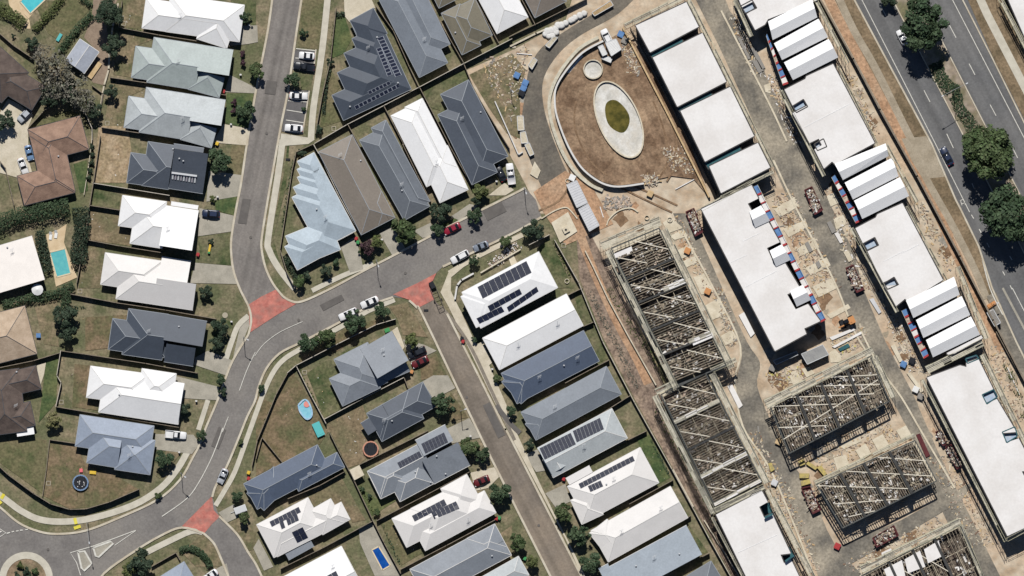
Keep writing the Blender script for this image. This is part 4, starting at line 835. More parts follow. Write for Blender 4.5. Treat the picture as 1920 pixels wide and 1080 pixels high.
hedge('dry weeds in the narrow strip beside the open timber frames', 'p 1230,770 1290,880 1340,980 1380,1060', 14, .4, 'o', dens=4, kd='stuff', name='weeds', cat='weeds')
hedge('brown weeds beside the orange dirt track', 'p 1105,545 1130,600 1165,665 1195,730', 13, .35, 'b', dens=8, kd='stuff', name='weeds', cat='weeds')
hedge('weeds around the black silt fence near the gravel lane', 'p 1885,680 1905,730 1925,790', 14, .6, 'o', dens=5, kd='stuff', name='weeds', cat='weeds')
# ================================================================== POOLS, YARD THINGS
m_turq = M('pool_turquoise', C(112, 196, 196), C(98, 184, 190), 1, rough=.15, grain=.05, spec=.3)
m_cyan = M('pool_cyan', C(96, 206, 214), C(82, 192, 206), 1, rough=.15, grain=.05, spec=.3)
m_blue = M('pool_blue', C(30, 88, 168), C(22, 74, 152), 1.2, rough=.15, grain=.12, gs=3, spec=.3)
m_cope = M('pool_coping', C(224, 208, 176), grain=.08); m_black = M('black_plastic', C(36, 38, 44), rough=.6, grain=.05); m_white = M('white_paint', C(236, 236, 234), rough=.5, grain=.04)
m_red2 = M('red_plastic', C(178, 62, 64), rough=.5, grain=.05); m_blue2 = M('blue_sheet', C(104, 144, 192), C(92, 130, 180), 1, rough=.5, grain=.1); m_yel2 = M('yellow_plastic', C(226, 190, 70), rough=.5, grain=.05)
m_teal = M('teal_sheet', C(60, 108, 114), C(48, 92, 100), .8, rough=.5, grain=.1); m_green2 = M('green_plastic', C(70, 150, 90), rough=.5, grain=.05); m_orange = M('orange_paint', C(208, 148, 96), rough=.5, grain=.08); m_aqua = M('aqua_plastic', C(96, 190, 190), rough=.5, grain=.06)
m_pink = M('pink_plastic', C(238, 120, 128), rough=.5, grain=.05); m_timber = M('pale_timber', C(214, 188, 148), C(196, 168, 126), 1, grain=.15); m_purple = M('purple_cloth', C(112, 100, 150), grain=.1)
def pool(label, spec, wm):
    pts = P(spec); c = W2((sum(p[0] for p in pts) / len(pts), sum(p[1] for p in pts) / len(pts)))
    t = empty('swimming_pool', (c.x, c.y, .16), label, 'pool')
    b = MB(); q = [W2(p) for p in pts]
    for i in range(len(q)):
        a, d = q[i], q[(i + 1) % len(q)]; b.bar((a.x, a.y, .22), (d.x, d.y, .22), .34, .14)
    b.build('coping', m_cope, t); b = MB(); b.prism([(v.x, v.y) for v in q], .1, .2); b.build('water', wm, t)
pool('turquoise swimming pool between tall hedges', 't01 372,812 490,783 532,970 425,998', m_turq)
pool('cyan swimming pool on the paved terrace between flowering hedges', 't00 150,10 200,-40 330,-40 345,-8 228,102', m_cyan)
pool('deep blue lap pool on a concrete deck', 't13 868,885 920,858 1008,1000 948,1035', m_blue)
# inflatable pool
t = empty('inflatable_pool', W(573, 766), 'pale blue inflatable pool with rounded edge beside the grey corner house', 'pool')
ip = P('t12 310,870 360,825 400,850 428,930 420,975 385,995 350,965 322,925'); b = MB()
ip = [lerp((572.5, 769), p, .86) for p in ip]; q = [W2(p) for p in smooth_line(ip + [ip[0]], 3)]
for a, d in zip(q, q[1:]): b.bar((a.x, a.y, .5), (d.x, d.y, .5), .42, .42); b.bar((a.x, a.y, .18), (d.x, d.y, .18), .44, .36)
b.build('tube_wall', M('pool_vinyl', C(150, 196, 226), C(190, 214, 232), 1, rough=.4, grain=.05), t); b = MB(); b.prism([(v.x, v.y) for v in q[:-1]], .1, .45); b.build('water', M('paddling_water', C(150, 208, 224), C(130, 196, 216), 1, rough=.2, grain=.08), t)
b = MB(); b.cyl(W(575, 758), .8, .8, .45, .62, 14); b.build('float_ring', M('coral_vinyl', C(232, 150, 140), grain=.05), t)
def trampoline(label, x, y, r, ringm, h=.8, net=True):
    c = W(x, y, h); R_ = r * S; t = empty('trampoline', (c.x, c.y, 0), label, 'trampoline')
    b = MB(); n = 20
    ring = [Vector((c.x + R_ * math.cos(6.2832 * i / n), c.y + R_ * math.sin(6.2832 * i / n), h)) for i in range(n + 1)]
    for a, d in zip(ring, ring[1:]): b.bar(a, d, .36, .1)
    b.build('padded_ring', ringm, t); b = MB(); b.cyl(c, R_ * .93, R_ * .93, h - .08, h - .02, 20); b.build('mat', m_black, t)
    for i in range(6):
        a = 6.2832 * i / 6; p = Vector((c.x + R_ * math.cos(a), c.y + R_ * math.sin(a), 0)); place('pole', cube_mesh(m_metal), p + Vector((0, 0, h + .5)), Matrix.Diagonal((.07, .07, 2 * h + 1, 1)), t)
    return t, c, h
t, c, h = trampoline('large round trampoline with balls on its mat in the dry yard', 151, 905, 14, M('blue_pad', C(120, 146, 178), grain=.05))
for i in range(9): b = MB(); p = (c.x + random.uniform(-1, 1), c.y - .3 + random.uniform(-1, .8)); b.cyl(p, .12, .12, h, h + .22, 8); o = b.build('ball', m_white, at=(p[0], p[1], h)); tag(o, 'white ball lying on the large trampoline mat', 'ball', 'balls on the trampoline')
trampoline('round trampoline with a peach padded ring beside the charcoal roof', 695, 842, 14, M('peach_pad', C(206, 150, 126), grain=.08))
# sun loungers and umbrella beside the turquoise pool
for x, y in ((95, 442), (105, 439)):
    t = empty('sun_lounger', W(x, y), 'white sun lounger on the terrace above the turquoise pool', 'sun lounger', 'sun loungers by the pool'); c = W(x, y); b = MB()
    b.box((c.x, c.y - .3, .4), .75, 1.5, .08, -.15); b.build('seat', m_white, t); b = MB(); b.bar((c.x - .1, c.y + .35, .42), (c.x + .05, c.y + 1.0, .85), .72, .07); b.build('backrest', m_white, t)
    for dx in (-.3, .3):
        for dy in (-.9, .6): place('leg', cube_mesh(m_white), (c.x + dx, c.y + dy, .18), Matrix.Diagonal((.06, .06, .36, 1)), t)
def umbrella(x, y, r, label):
    c = W(x, y, 2.6); t = empty('umbrella', (c.x, c.y, 0), label, 'umbrella'); b = MB(); n = 12; R_ = r * S
    b.add([(c.x, c.y, 2.9)] + [(c.x + R_ * math.cos(6.2832 * i / n), c.y + R_ * math.sin(6.2832 * i / n), 2.35) for i in range(n)], [(0, i + 1, (i + 1) % n + 1) for i in range(n)]); b.build('canopy', m_white, t)
    b = MB(); b.cyl(c, .04, .04, 0, 2.9, 6); b.build('pole', m_metal, t)
umbrella(70, 543, 11, 'round white umbrella below the cream roof')
def boxthing(name, label, cat, x, y, sx, sy, h, m, ang=0, lid=None, group=None, z=0.0, pn='body'):
    c = W(x, y, h); t = empty(name, (c.x, c.y, z), label, cat, group); b = MB(); r = math.radians(-ang)
    rm = Matrix.Rotation(r, 4, 'Z')
    def tr(v, k=1.0): w_ = rm @ Vector((v[0] * sx / 2 * k, v[1] * sy / 2 * k, 0)); return (c.x + w_.x, c.y + w_.y)
    bo = [tr(v, .84) for v in ((-1, -1), (1, -1), (1, 1), (-1, 1))]; tp = [tr(v) for v in ((-1, -1), (1, -1), (1, 1), (-1, 1))]
    b.add([(p[0], p[1], z) for p in bo] + [(p[0], p[1], z + h) for p in tp], CF); b.build(pn, m, t)
    b = MB(); b.box((c.x, c.y, z + h + .03), sx * 1.06, sy * 1.06, .07, r); b.box((c.x, c.y + .0, z + h + .08), sx * .8, sy * .8, .06, r); b.build('lid', lid or m, t)
    return t
for x, y, m, l in ((668, 447, m_red2, 'red lidded wheelie bin on the pale blue roof drive'), (671, 454, m_green2, 'green lidded wheelie bin on the pale blue roof drive'), (866, 634, m_black, 'black bin on the path before the plain white roof'), (868, 640, m_red2, 'red bin on the path before the plain white roof'), (931, 972, m_red2, 'red bin between white stepped solar roof and grey roof'), (936, 971, m_green2, 'green bin between white stepped solar roof and grey roof'),
                   (415, 171, m_yel2, 'yellow lidded bin beside the grey-green roof drive'), (419, 171, m_red2, 'red lidded bin beside the grey-green roof drive'), (407, 269, m_yel2, 'yellow lidded bin beside the silver-grey roof drive'), (984, 1047, m_green2, 'pale green bin at the pale grey roof corner'), (466, 886, m_yel2, 'yellow bin beside the navy roof gate'), (466, 897, m_red2, 'red bin beside the navy roof gate'), (371, 477, m_red2, 'red toy box beside the off-white roof'), (772, 697, m_orange, 'orange bin behind the maroon hatchback'), (1057, 898, m_red2, 'red bin below the double solar block roof')):
    boxthing('wheelie_bin', l, 'bin', x, y, .75, .85, 1.0, m_black, 20, m)
boxthing('storage_box', 'aqua plastic storage box in the bare corner yard', 'box', 597, 805, 2.0, 3.6, .9, m_aqua, -25)
boxthing('storage_box', 'aqua bench on the dry grass near the shed', 'box', 111, 70, .8, 2.0, .5, m_aqua, 30)
boxthing('play_box', 'bright multicoloured toy box beside the corner house', 'toy', 726, 619, 1.3, 1.0, .7, m_orange, -20, m_green2)
boxthing('ice_box', 'blue round-edged cooler beside the tan tiled roof', 'cooler', 72, 629, 1.1, 1.1, .8, m_blue2)
boxthing('toy_slide', 'pink and aqua toy table beside the large trampoline', 'toy', 174, 886, 1.6, .8, .5, m_aqua, 5, m_yel2)
boxthing('toy_chair', 'pink toy chair above the large trampoline', 'toy', 152, 882, .8, .9, .6, m_pink)
# toy ride-on on the lawn
t = empty('ride_on_toy', W(393, 470), 'yellow ride-on toy on the green front lawn', 'toy'); c = W(393, 470); b = MB(); b.box((c.x, c.y + .5, .35), .55, 2.4, .4, -.2); b.build('body', m_yel2, t); b = MB(); b.box((c.x - .15, c.y - .5, .7), .6, .5, .5, -.2); b.build('seat', m_green2, t)
# pale timber table near the shed, white canvas shade
t = empty('timber_bench', W(178, 132), 'pale timber slab bench beside the grey shed', 'bench'); c = W(178, 132); b = MB(); b.bar((c.x - 1.4, c.y - 2, .5), (c.x + 1.4, c.y + 2, .5), 1.2, .12); b.build('top', m_timber, t)
for k in (-1, 1): place('leg', cube_mesh(m_timber), (c.x + k * 1.0, c.y + k * 1.4, .22), Matrix.Diagonal((.5, .5, .44, 1)), t)
t = empty('canvas_shade', W(669, 887), 'white square canvas shade beside the grey solar roof', 'shade'); q = [W2(p, 2.4) for p in P('t13 700,285 775,248 812,322 738,362')]; b = MB(); b.prism([(v.x, v.y) for v in q], 2.4, 2.5); b.build('canopy', m_slab, t)
for v in q: place('pole', cube_mesh(m_metal), (v.x, v.y, 1.2), Matrix.Diagonal((.07, .07, 2.4, 1)), t)
for i, q in enumerate(('t00 930,215 1060,230', 't00 850,590 860,640', 't02 455,130 640,150', 't12 320,600 500,980', 't13 780,400 880,610', 't13 950,700 1080,990', 't23 1040,60 1180,330', 't23 1200,440 1320,640', 't10 590,140 560,420', 't11 290,80 240,330 200,640', 't03 20,300 250,480 500,600', 't12 60,1000 200,720', 't21 300,720 440,1000')):
    hedge('thin weeds and tufts along a timber fence line', q, 5, .35, 'ogdo'[i % 4], dens=9, kd='stuff', name='weeds', cat='weeds')
# ================================================================== VEHICLES
m_glass = M('car_glass', (.012, .014, .018, 1), rough=.12, grain=0, spec=.5)
m_tyre = M('tyre', (.02, .02, .02, 1), grain=0); m_rim = M('rim', C(170, 172, 176), rough=.4, grain=0, metal=.6)
m_lamp = M('lamp_lens', C(230, 232, 236), rough=.2, grain=0); m_tail = M('tail_lens', C(170, 30, 30), rough=.3, grain=0)
PAINT = {k: M('paint_' + k, C(*v), rough=.32, grain=.03, spec=.5) for k, v in dict(white=(236, 236, 236), black=(38, 42, 50), navy=(40, 52, 78), silver=(186, 190, 196), grey=(132, 140, 152), blue=(120, 150, 186), red=(150, 36, 58), maroon=(104, 36, 42)).items()}
def loft(secs, m, name):
    """secs: list of rings (equal length lists of xyz)"""
    n = len(secs[0]); vs = [v for s_ in secs for v in s_]; fs = []
    for i in range(len(secs) - 1):
        for j in range(n): fs.append((i * n + j, i * n + (j + 1) % n, (i + 1) * n + (j + 1) % n, (i + 1) * n + j))
    fs += [tuple(range(n - 1, -1, -1)), tuple(range((len(secs) - 1) * n, len(secs) * n))]
    me = bpy.data.meshes.new(name); me.from_pydata(vs, [], fs); me.materials.append(m)
    me.polygons.foreach_set('use_smooth', [True] * (len(fs) - 2) + [False] * 2); return me
CM = {}
def body_mesh(kind, paint):
    k = (kind, paint)
    if k in CM: return CM[k]
    # (x, half width, bottom z, shoulder z, top z) along the car, nose at +x, unit length 1 -> metres at 4.6
    prof = {'sedan': [(2.3, .55, .35, .55, .6), (2.2, .78, .25, .62, .7), (1.8, .9, .2, .7, .82), (1.0, .92, .2, .78, .93), (.4, .93, .2, .82, .96), (-1.0, .93, .2, .84, .96), (-1.7, .9, .2, .84, .98), (-2.15, .82, .25, .8, .95), (-2.3, .7, .35, .7, .85)],
            'suv': [(2.3, .6, .35, .7, .78), (2.2, .82, .28, .82, .9), (1.8, .92, .25, .9, 1.0), (1.0, .95, .25, .95, 1.08), (.4, .95, .25, 1.0, 1.1), (-1.2, .95, .25, 1.0, 1.12), (-2.0, .92, .25, 1.0, 1.15), (-2.3, .8, .35, .9, 1.05)],
            'ute': [(2.5, .6, .35, .7, .8), (2.4, .84, .28, .82, .92), (2.0, .93, .25, .9, 1.0), (1.1, .95, .25, .95, 1.06), (.3, .95, .25, .98, 1.08), (-.6, .95, .25, .98, 1.06), (-.62, .95, .25, .7, .74), (-2.4, .95, .25, .7, .74), (-2.5, .9, .35, .68, .72)]}[kind]
    secs = []
    for x, hw_, zb, zs, zt in prof:
        secs.append([(x, -hw_ * .92, zb), (x, hw_ * .92, zb), (x, hw_, (zb + zs) / 2), (x, hw_ * .97, zs), (x, hw_ * .78, zt), (x, 0, zt + .03), (x, -hw_ * .78, zt), (x, -hw_ * .97, zs), (x, -hw_, (zb + zs) / 2)])
    CM[k] = loft(secs, PAINT[paint], 'car_body'); return CM[k]
def cabin_meshes(kind, paint):
    k = ('cab', kind, paint)
    if k in CM: return CM[k]
    g = {'sedan': [(.95, .78, .9, .9), (.2, .74, .9, 1.4), (-.2, .74, .9, 1.44), (-1.0, .72, .9, 1.42), (-1.75, .7, .9, .96)], 'suv': [(1.0, .8, 1.02, 1.02), (.3, .76, 1.02, 1.6), (-.3, .76, 1.02, 1.66), (-1.6, .74, 1.02, 1.64), (-2.1, .74, 1.02, 1.1)], 'ute': [(1.1, .8, 1.0, 1.0), (.5, .76, 1.0, 1.56), (.2, .76, 1.0, 1.6), (-.4, .74, 1.0, 1.58), (-.6, .76, 1.0, 1.02)]}[kind]
    secs = [[(x, -hw_, zb - .1), (x, hw_, zb - .1), (x, hw_ * (.84 if zt > zb + .1 else 1), zt), (x, -hw_ * (.84 if zt > zb + .1 else 1), zt)] for x, hw_, zb, zt in g]
    gl = loft(secs, m_glass, 'car_glass'); b = MB()
    xs = [q for q in g if q[3] > q[2] + .1]; x0, x1 = xs[0][0] - .05, xs[-1][0] + .05; z = max(q[3] for q in xs)
    w_ = xs[0][1] * .8
    b.add([(x1, -w_, z - .03), (x0, -w_, z - .05), (x0, w_, z - .05), (x1, w_, z - .03), (x1 + .08, -w_ * .93, z + .03), (x0 - .08, -w_ * .93, z + .02), (x0 - .08, w_ * .93, z + .02), (x1 + .08, w_ * .93, z + .03)], CF)
    me = bpy.data.meshes.new('car_roof'); me.from_pydata([tuple(v) for v in b.v], [], b.f); me.materials.append(PAINT[paint])
    CM[k] = (gl, me); return CM[k]
def small_mesh(key, fn, m):
    if key not in CM:
        b = MB(); fn(b); me = bpy.data.meshes.new(key); me.from_pydata([tuple(v) for v in b.v], [], b.f); me.materials.append(m); CM[key] = me
    return CM[key]
def tyre_fn(r0, r1, wd):
    def f(b):
        n = 14; vs = []
        for y in (-wd / 2, wd / 2):
            for r in (r0, r1): vs += [(r * math.cos(6.2832 * i / n), y, r * math.sin(6.2832 * i / n)) for i in range(n)]
        fs = []
        for i in range(n):
            j = (i + 1) % n; fs += [(n + i, n + j, 3 * n + j, 3 * n + i), (i, j, n + j, n + i), (2 * n + i, 2 * n + j, 3 * n + j, 3 * n + i)]
        b.add(vs, fs)
    return f
def rim_fn(b):
    n = 10; b.add([(.2 * math.cos(6.2832 * i / n), y, .2 * math.sin(6.2832 * i / n)) for y in (-.08, .08) for i in range(n)], [(i, (i + 1) % n, (i + 1) % n + n, i + n) for i in range(n)] + [tuple(range(n)), tuple(range(n, 2 * n))])
def car(label, spec, paint, kind='sedan', z=.12, cat='car'):
    a, b_ = P(spec); A, B = W2(a, 1), W2(b_, 1); d = A - B; L = d.length; ang = math.atan2(d.y, d.x); c = (A + B) / 2
    k = {'sedan': 4.6, 'suv': 4.6, 'ute': 5.0}[kind]; s_ = min(1.12, max(.9, L / k)); ws = 1.06
    t = empty('parked_car' if cat == 'car' else 'pickup', (c.x, c.y, z), label, cat)
    rm = Matrix.Rotation(ang, 4, 'Z') @ Matrix.Diagonal((s_, ws, 1.0, 1))
    def put(n, me, off=(0, 0, 0), par=t): 
        w_ = rm @ Vector(off); return place(n, me, (c.x + w_.x, c.y + w_.y, z + off[2]), rm, par)
    put('body', body_mesh(kind, paint)); gl, rf = cabin_meshes(kind, paint); put('window', gl); put('roof', rf)
    hl = k / 2
    for sx in (.31 * k, -.29 * k):
        for sy in (-.82, .82):
            wh = put('tyre', small_mesh('tyre', tyre_fn(.21, .33, .22), m_tyre), (sx, sy, .33)); o = put('rim', small_mesh('rim', rim_fn, m_rim), (sx, sy, .33))
    hz = .68 if kind == 'sedan' else .82
    for sy in (-.62, .62):
        put('headlight', small_mesh('hl', lambda b: b.box((0, 0, 0), .3, .3, .1), m_lamp), (hl - .2, sy, hz)); put('tail_light', small_mesh('tl', lambda b: b.box((0, 0, 0), .14, .3, .18), m_tail), (-hl + .08, sy, hz + (.15 if kind != 'ute' else -.1)))
    for sy in (-1.0, 1.0): put('mirror', small_mesh('mir', lambda b: b.box((0, 0, 0), .14, .22, .14), PAINT['black']), (.2 * k, sy, 1.0))
    if kind == 'ute':
        b = MB()
        for p, q in (((-.62, -.9), (-2.45, -.9)), ((-.62, .9), (-2.45, .9)), ((-2.45, -.9), (-2.45, .9))): b.bar((p[0], p[1], .9), (q[0], q[1], .9), .1, .36)
        me = bpy.data.meshes.new('tray'); me.from_pydata([tuple(v) for v in b.v], [], b.f); me.materials.append(PAINT[paint]); put('tray', me)
    return t
car('white hatchback in the parking bay beside the black pickup', 't10 322,412 440,422', 'white')
car('black pickup in the bay beside the white hatchback', 't10 278,488 446,508', 'black', 'ute', cat='pickup')
car('white sedan in the bay below the round bay tree', 't10 388,722 250,716', 'white')
car('white sedan at the lowest parking bay', 't10 215,955 353,966', 'white')
car('navy car parked on the white roof driveway', 't01 1515,518 1648,527', 'navy', 'suv')
car('silver van on the pale drive beside the brown tiled roof', 't00 145,905 222,828', 'silver', 'suv')
car('white sedan on the drive of the terracotta house', 't01 195,225 150,105', 'white'); car('blue-grey sedan against the terracotta house', 't01 235,122 205,10', 'blue')
car('white pickup on the blue-grey pyramid roof driveway', 't03 1405,30 1232,12', 'white', 'ute', cat='pickup')
car('silver hatchback at the kerb below the bend', 't03 1648,380 1692,282', 'silver'); car('red car on the street touching a street tree', 't11 1410,665 1532,605', 'red')
car('grey hatchback behind the white wagon', 't11 1632,790 1742,745', 'grey'); car('white wagon with dark sunroof beside the rubble bed', 't11 1458,885 1600,808', 'white', 'suv')
car('white car half under the street tree outside the corner house', 't12 620,228 762,165', 'white', 'suv'); car('white sedan beside the last street tree of the corner house', 't12 787,135 916,78', 'white')
car('black car on the corner house drive', 't12 1140,512 1272,455', 'black', 'suv'); car('maroon hatchback on the grass beside the black car', 't12 1170,585 1290,525', 'maroon')
car('maroon car on the white stepped solar roof drive', 't13 1635,392 1748,342', 'maroon'); car('black car in the charcoal roof drive beside the site', 'p 931,311 946,339', 'black'); car('white pickup in the charcoal roof drive beside the site', 'p 954,300 961,352', 'white', 'ute', cat='pickup')
car('black car driving on the highway shoulder lane', 't31 1300,15 1382,168', 'navy', 'sedan'); car('white car on the highway beneath the large median tree', 't30 980,225 1036,335', 'white'); car('white utility car on the site beside the curved road', 't20 690,235 728,312', 'white', 'suv', z=.45)
car('pale car beside the curved hedge', 'p 385,1086 405,1072', 'white')
# box trailer by the navy roof and boat trailer on the red paving
t = empty('box_trailer', W(451, 955), 'white box trailer behind the navy roof drive', 'trailer'); c = W(451, 955); r = math.radians(20); b = MB(); b.box((c.x, c.y, 1.0), 3.2, 1.8, .9, r); b.box((c.x, c.y, 1.48), 3.0, 1.6, .08, r, 1); b.build('body', [m_white, m_metal], t)
b = MB(); b.bar((c.x - 1.6, c.y - .55, .5), (c.x - 2.6, c.y - .9, .5), .12, .1); b.build('drawbar', m_metal, t)
for k in (-1, 1): place('tyre', small_mesh('tyre', tyre_fn(.21, .33, .22), m_tyre), (c.x + k * .3, c.y + k * -.85, .33), Matrix.Rotation(r, 4, 'Z'), t)
t = empty('boat_trailer', W(819, 562), 'skeletal metal boat trailer parked on the red paving edge', 'trailer'); ta, tb = W(812, 540), W(829, 583)
d = (tb - ta).normalized(); n = Vector((-d.y, d.x, 0)); L = (tb - ta).length; m_rust = M('dark_steel', C(92, 86, 82), C(120, 112, 104), 2, grain=.1)
for s_ in (-.8, .8): beam('rail', ta + n * s_ + Vector((0, 0, .6)), tb + n * s_ * .9 + Vector((0, 0, .6)), .14, .14, m_rust, t)
for i in range(7): p = ta.lerp(tb, i / 6) + Vector((0, 0, .68)); beam('crossbar', p - n * .8, p + n * .8, .1, .08, m_rust, t)
for s_ in (-1, 1): place('tyre', small_mesh('tyre', tyre_fn(.21, .33, .22), m_tyre), ta.lerp(tb, .55) + n * s_ + Vector((0, 0, .33)), Matrix.Rotation(math.atan2(d.y, d.x), 4, 'Z'), t)
pa = ta + Vector((-.2, .8, .9)); b = MB(); b.box(pa, 1.2, 1.8, 1.0, .5); b.build('winch_box', m_black, t)
# ================================================================== STREET LAMPS, SIGNS, SERVICE PITS
m_pole = M('lamp_pole', C(150, 152, 152), rough=.5, grain=.05)
def lamp(label, x, y, h=7.0, arms=((1.2, -.4),)):
    c = W(x, y); t = empty('street_lamp', (c.x, c.y, 0), label, 'street lamp'); b = MB(); b.cyl(c, .11, .07, 0, h, 8); b.build('pole', m_pole, t)
    for ax, ay in arms:
        b = MB(); e = Vector((c.x + ax, c.y + ay, h + .2)); b.bar((c.x, c.y, h - .1), e, .09, .09); ao = b.build('arm', m_pole, t); b = MB(); dd = Vector((ax, ay, 0)).normalized() * .6; b.bar(e, e + dd, .3, .14); b.build('lamp_head', m_metal, ao)
lamp('double-armed street lamp in the highway median', 1787, 169, 11, ((-3.0, -1.6), (2.8, 1.4)))
lamp('street lamp on the verge in front of the taupe roof', 706, 487, arms=((.5, -1.4),)); lamp('street lamp at the footpath by the dark charcoal roof', 457, 632, arms=((1.0, -.5),)); lamp('street lamp on the verge outside the trampoline yard', 340, 886, arms=((1.0, -.8),))
lamp('street lamp with long arm beside the splitter islands', 165, 981, 9, arms=((.7, -4.6),)); lamp('street lamp in front of the charcoal roof tree', 864, 770, arms=((1.0, .4),)); lamp('street lamp at the dirt end of the street', 983, 352, arms=((.4, -1.2),)); lamp('leaning lamp post beside the orange barrier', 1863, 570, 4, arms=((.6, .2),))
lamp('lamp post among the weeds at the site corner', 958, 168, 5, arms=((.3, -.4),))
m_pit = M('service_pit', C(176, 168, 150), grain=.05)
for x, y, l in ((232, 44, 'square pit frame in the top white roof yard'), (201, 231, 'square pit frame in the silver-grey roof yard'), (115, 754, 'square pit frame in the long lawn corner'), (91, 906, 'square pit frame in the trampoline yard'), (571, 698, 'square pit frame in the corner house lawn'), (626, 241, 'square frame beside the stepped solar yard wall'), (1057, 460, 'square pit frame beside the site tank slab'), (150, 546, 'square frame near the off-white roof')):
    c = W(x, y); t = empty('pit_frame', (c.x, c.y, 0), l, 'pit cover')
    for dx, dy in ((0, .5), (0, -.5), (.5, 0), (-.5, 0)): place('edge_bar', cube_mesh(m_pit), (c.x + dx, c.y + dy, .14), Matrix.Diagonal((.16 if dx else 1.14, .16 if dy else .84, .2, 1)), t)
for x, y, l in ((540, 299, 'first'), (799, 582, 'second')):
    c = W(x, y); o = mk('drain_grate', [(c.x - .6, c.y - .3, .3), (c.x + .6, c.y - .3, .3), (c.x + .6, c.y + .3, .3), (c.x - .6, c.y + .3, .3), (c.x - .6, c.y - .3, .1), (c.x + .6, c.y - .3, .1), (c.x + .6, c.y + .3, .1), (c.x - .6, c.y + .3, .1)], [(0, 1, 2, 3), (4, 5, 1, 0), (5, 6, 2, 1), (6, 7, 3, 2), (7, 4, 0, 3)], m_black, at=(c.x, c.y, 0)); tag(o, 'dark drain grate in the kerb near the ' + ('parking bays' if l == 'first' else 'red paved side street'), 'drain')
for x, y, l in ((467, 47, 'white letterbox post beside the top white roof drive'), (451, 140, 'white letterbox beside the grey-green roof drive'), (433, 233, 'white letterbox beside the silver-grey roof drive'), (408, 369, 'white letterbox beside the charcoal roof drive'), (434, 603, 'white letterbox beside the round manhole'), (368, 752, 'white letterbox at the long lawn white house'), (336, 848, 'white letterbox at the pyramid roof house'), (716, 449, 'white letterbox beside the olive bush'), (931, 340, 'white letterbox beside the charcoal roof drive by the site'), (882, 818, 'white letterbox beside the grey solar roof trees'), (923, 692, 'white letterbox in front of the navy roof')):
    boxthing('letterbox', l, 'letterbox', x, y, .5, .4, 1.0, m_white, 10, m_wallw)
c = W(422, 591); b = MB(); b.cyl(c, .75, .75, .1, .22, 16); o = b.build('manhole_cover', m_pit, at=(c.x, c.y, 0)); tag(o, 'round concrete manhole on the verge by the red junction', 'manhole')
# ================================================================== CONSTRUCTION SITE
m_memb = M('white_roof_sheet', A(.67, .05), A(.6, .08), .12, grain=.05, gs=1.5); m_memb2 = M('gable_roof_sheet', A(.72), A(.7), .2, grain=.04, gs=2)
m_dkwall = M('dark_cladding', C(84, 82, 80), C(72, 70, 70), .6, grain=.1); m_scafd = M('scaffold_board', C(214, 208, 190), C(194, 188, 168), .9, grain=.16, gs=3); m_tube = M('scaffold_tube', C(196, 192, 170), rough=.5, grain=.05)
m_scafg = M('scaffold_board_worn', C(176, 172, 158), C(152, 148, 134), .9, grain=.16, gs=3)
m_yelt = M('yellow_tube', C(206, 196, 120), rough=.5, grain=.05); m_joist = M('timber_joist', C(182, 170, 150), C(146, 134, 116), 1.2, grain=.2, gs=3); m_plate = M('timber_plate', C(208, 200, 180), C(170, 156, 134), 1, grain=.18)
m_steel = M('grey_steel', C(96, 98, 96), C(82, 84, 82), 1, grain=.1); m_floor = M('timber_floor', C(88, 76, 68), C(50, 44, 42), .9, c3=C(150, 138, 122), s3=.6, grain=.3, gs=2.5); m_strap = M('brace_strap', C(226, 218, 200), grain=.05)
m_fire = M('party_wall', C(78, 78, 76), C(64, 64, 64), 1, grain=.1); m_cont = M('container_blue', C(216, 216, 218), C(206, 207, 210), .6, rough=.5, grain=.06); m_skip = M('skip_maroon', C(106, 56, 58), C(88, 46, 50), 1, grain=.12)
m_rubw = M('rubble_pale', C(214, 200, 184), C(170, 146, 128), 2, grain=.2); m_rubb = M('rubble_brown', C(150, 124, 106), C(120, 100, 86), 2, grain=.2); m_rubg = M('rubble_grey', C(150, 146, 140), grain=.2)
def rubble(name, label, cells, n, smin, smax, mats, z, parent=None, zr=.3, seed=1, cat=None):
    """cells: list of px quads/polys sampled by bilinear interpolation"""
    rng = random.Random(seed); b = MB()
    for i in range(n):
        q = rng.choice(cells); s_, t_ = rng.random(), rng.random(); p = lerp(lerp(q[0], q[1], s_), lerp(q[3], q[2], s_), t_); w_ = W2(p, z)
        b.bar((w_.x, w_.y, z + rng.uniform(0, zr)), (w_.x + rng.gauss(0, 1) * rng.uniform(smin, smax), w_.y + rng.gauss(0, 1) * rng.uniform(smin, smax), z + rng.uniform(0, zr)), rng.uniform(smin, smax) * .7, rng.uniform(.05, .25), rng.randrange(len(mats)))
    c = W2(cells[0][0]); o = b.build(name, mats, parent, at=(c.x, c.y, 0)); o['kind'] = 'stuff'
    if label: o['label'] = label
    if cat and not parent: o['category'] = cat
    return o
def quad(s): return P(s)
def block(label, poly, h, name='townhouse_block', inset=True, gutter=True, mroof=None, wall=None, group=None, cat='townhouse'):
    """white flat-roofed block: dark clad walls slightly proud of the sheet roof"""
    q = [W2(p, h) for p in poly]; c = sum((Vector((v.x, v.y, 0)) for v in q), Vector()) / len(q)
    t = empty(name, (c.x, c.y, 0), label, cat, group)
    b = MB(); b.prism([(c.x + (v.x - c.x) * .992, c.y + (v.y - c.y) * .992) for v in q], -.02, h - .28); b.build('wall', wall or m_dkwall, t)
    b = MB(); b.prism([(v.x, v.y) for v in q], h - .25, h); ro = b.build('roof', mroof or m_memb, t)
    b = MB()
    for i in range(len(q)):
        a, d = q[i], q[(i + 1) % len(q)]; n = Vector((a.y - d.y, d.x - a.x, 0)).normalized()
        mid = (a + d) / 2; out = n if (mid + n - c).length > (mid - c).length else -n
        b.bar(a + out * .14 + Vector((0, 0, -.16)), d + out * .14 + Vector((0, 0, -.16)), .28, .2)
    b.build('gutter', m_dkwall, ro)
    return t, ro
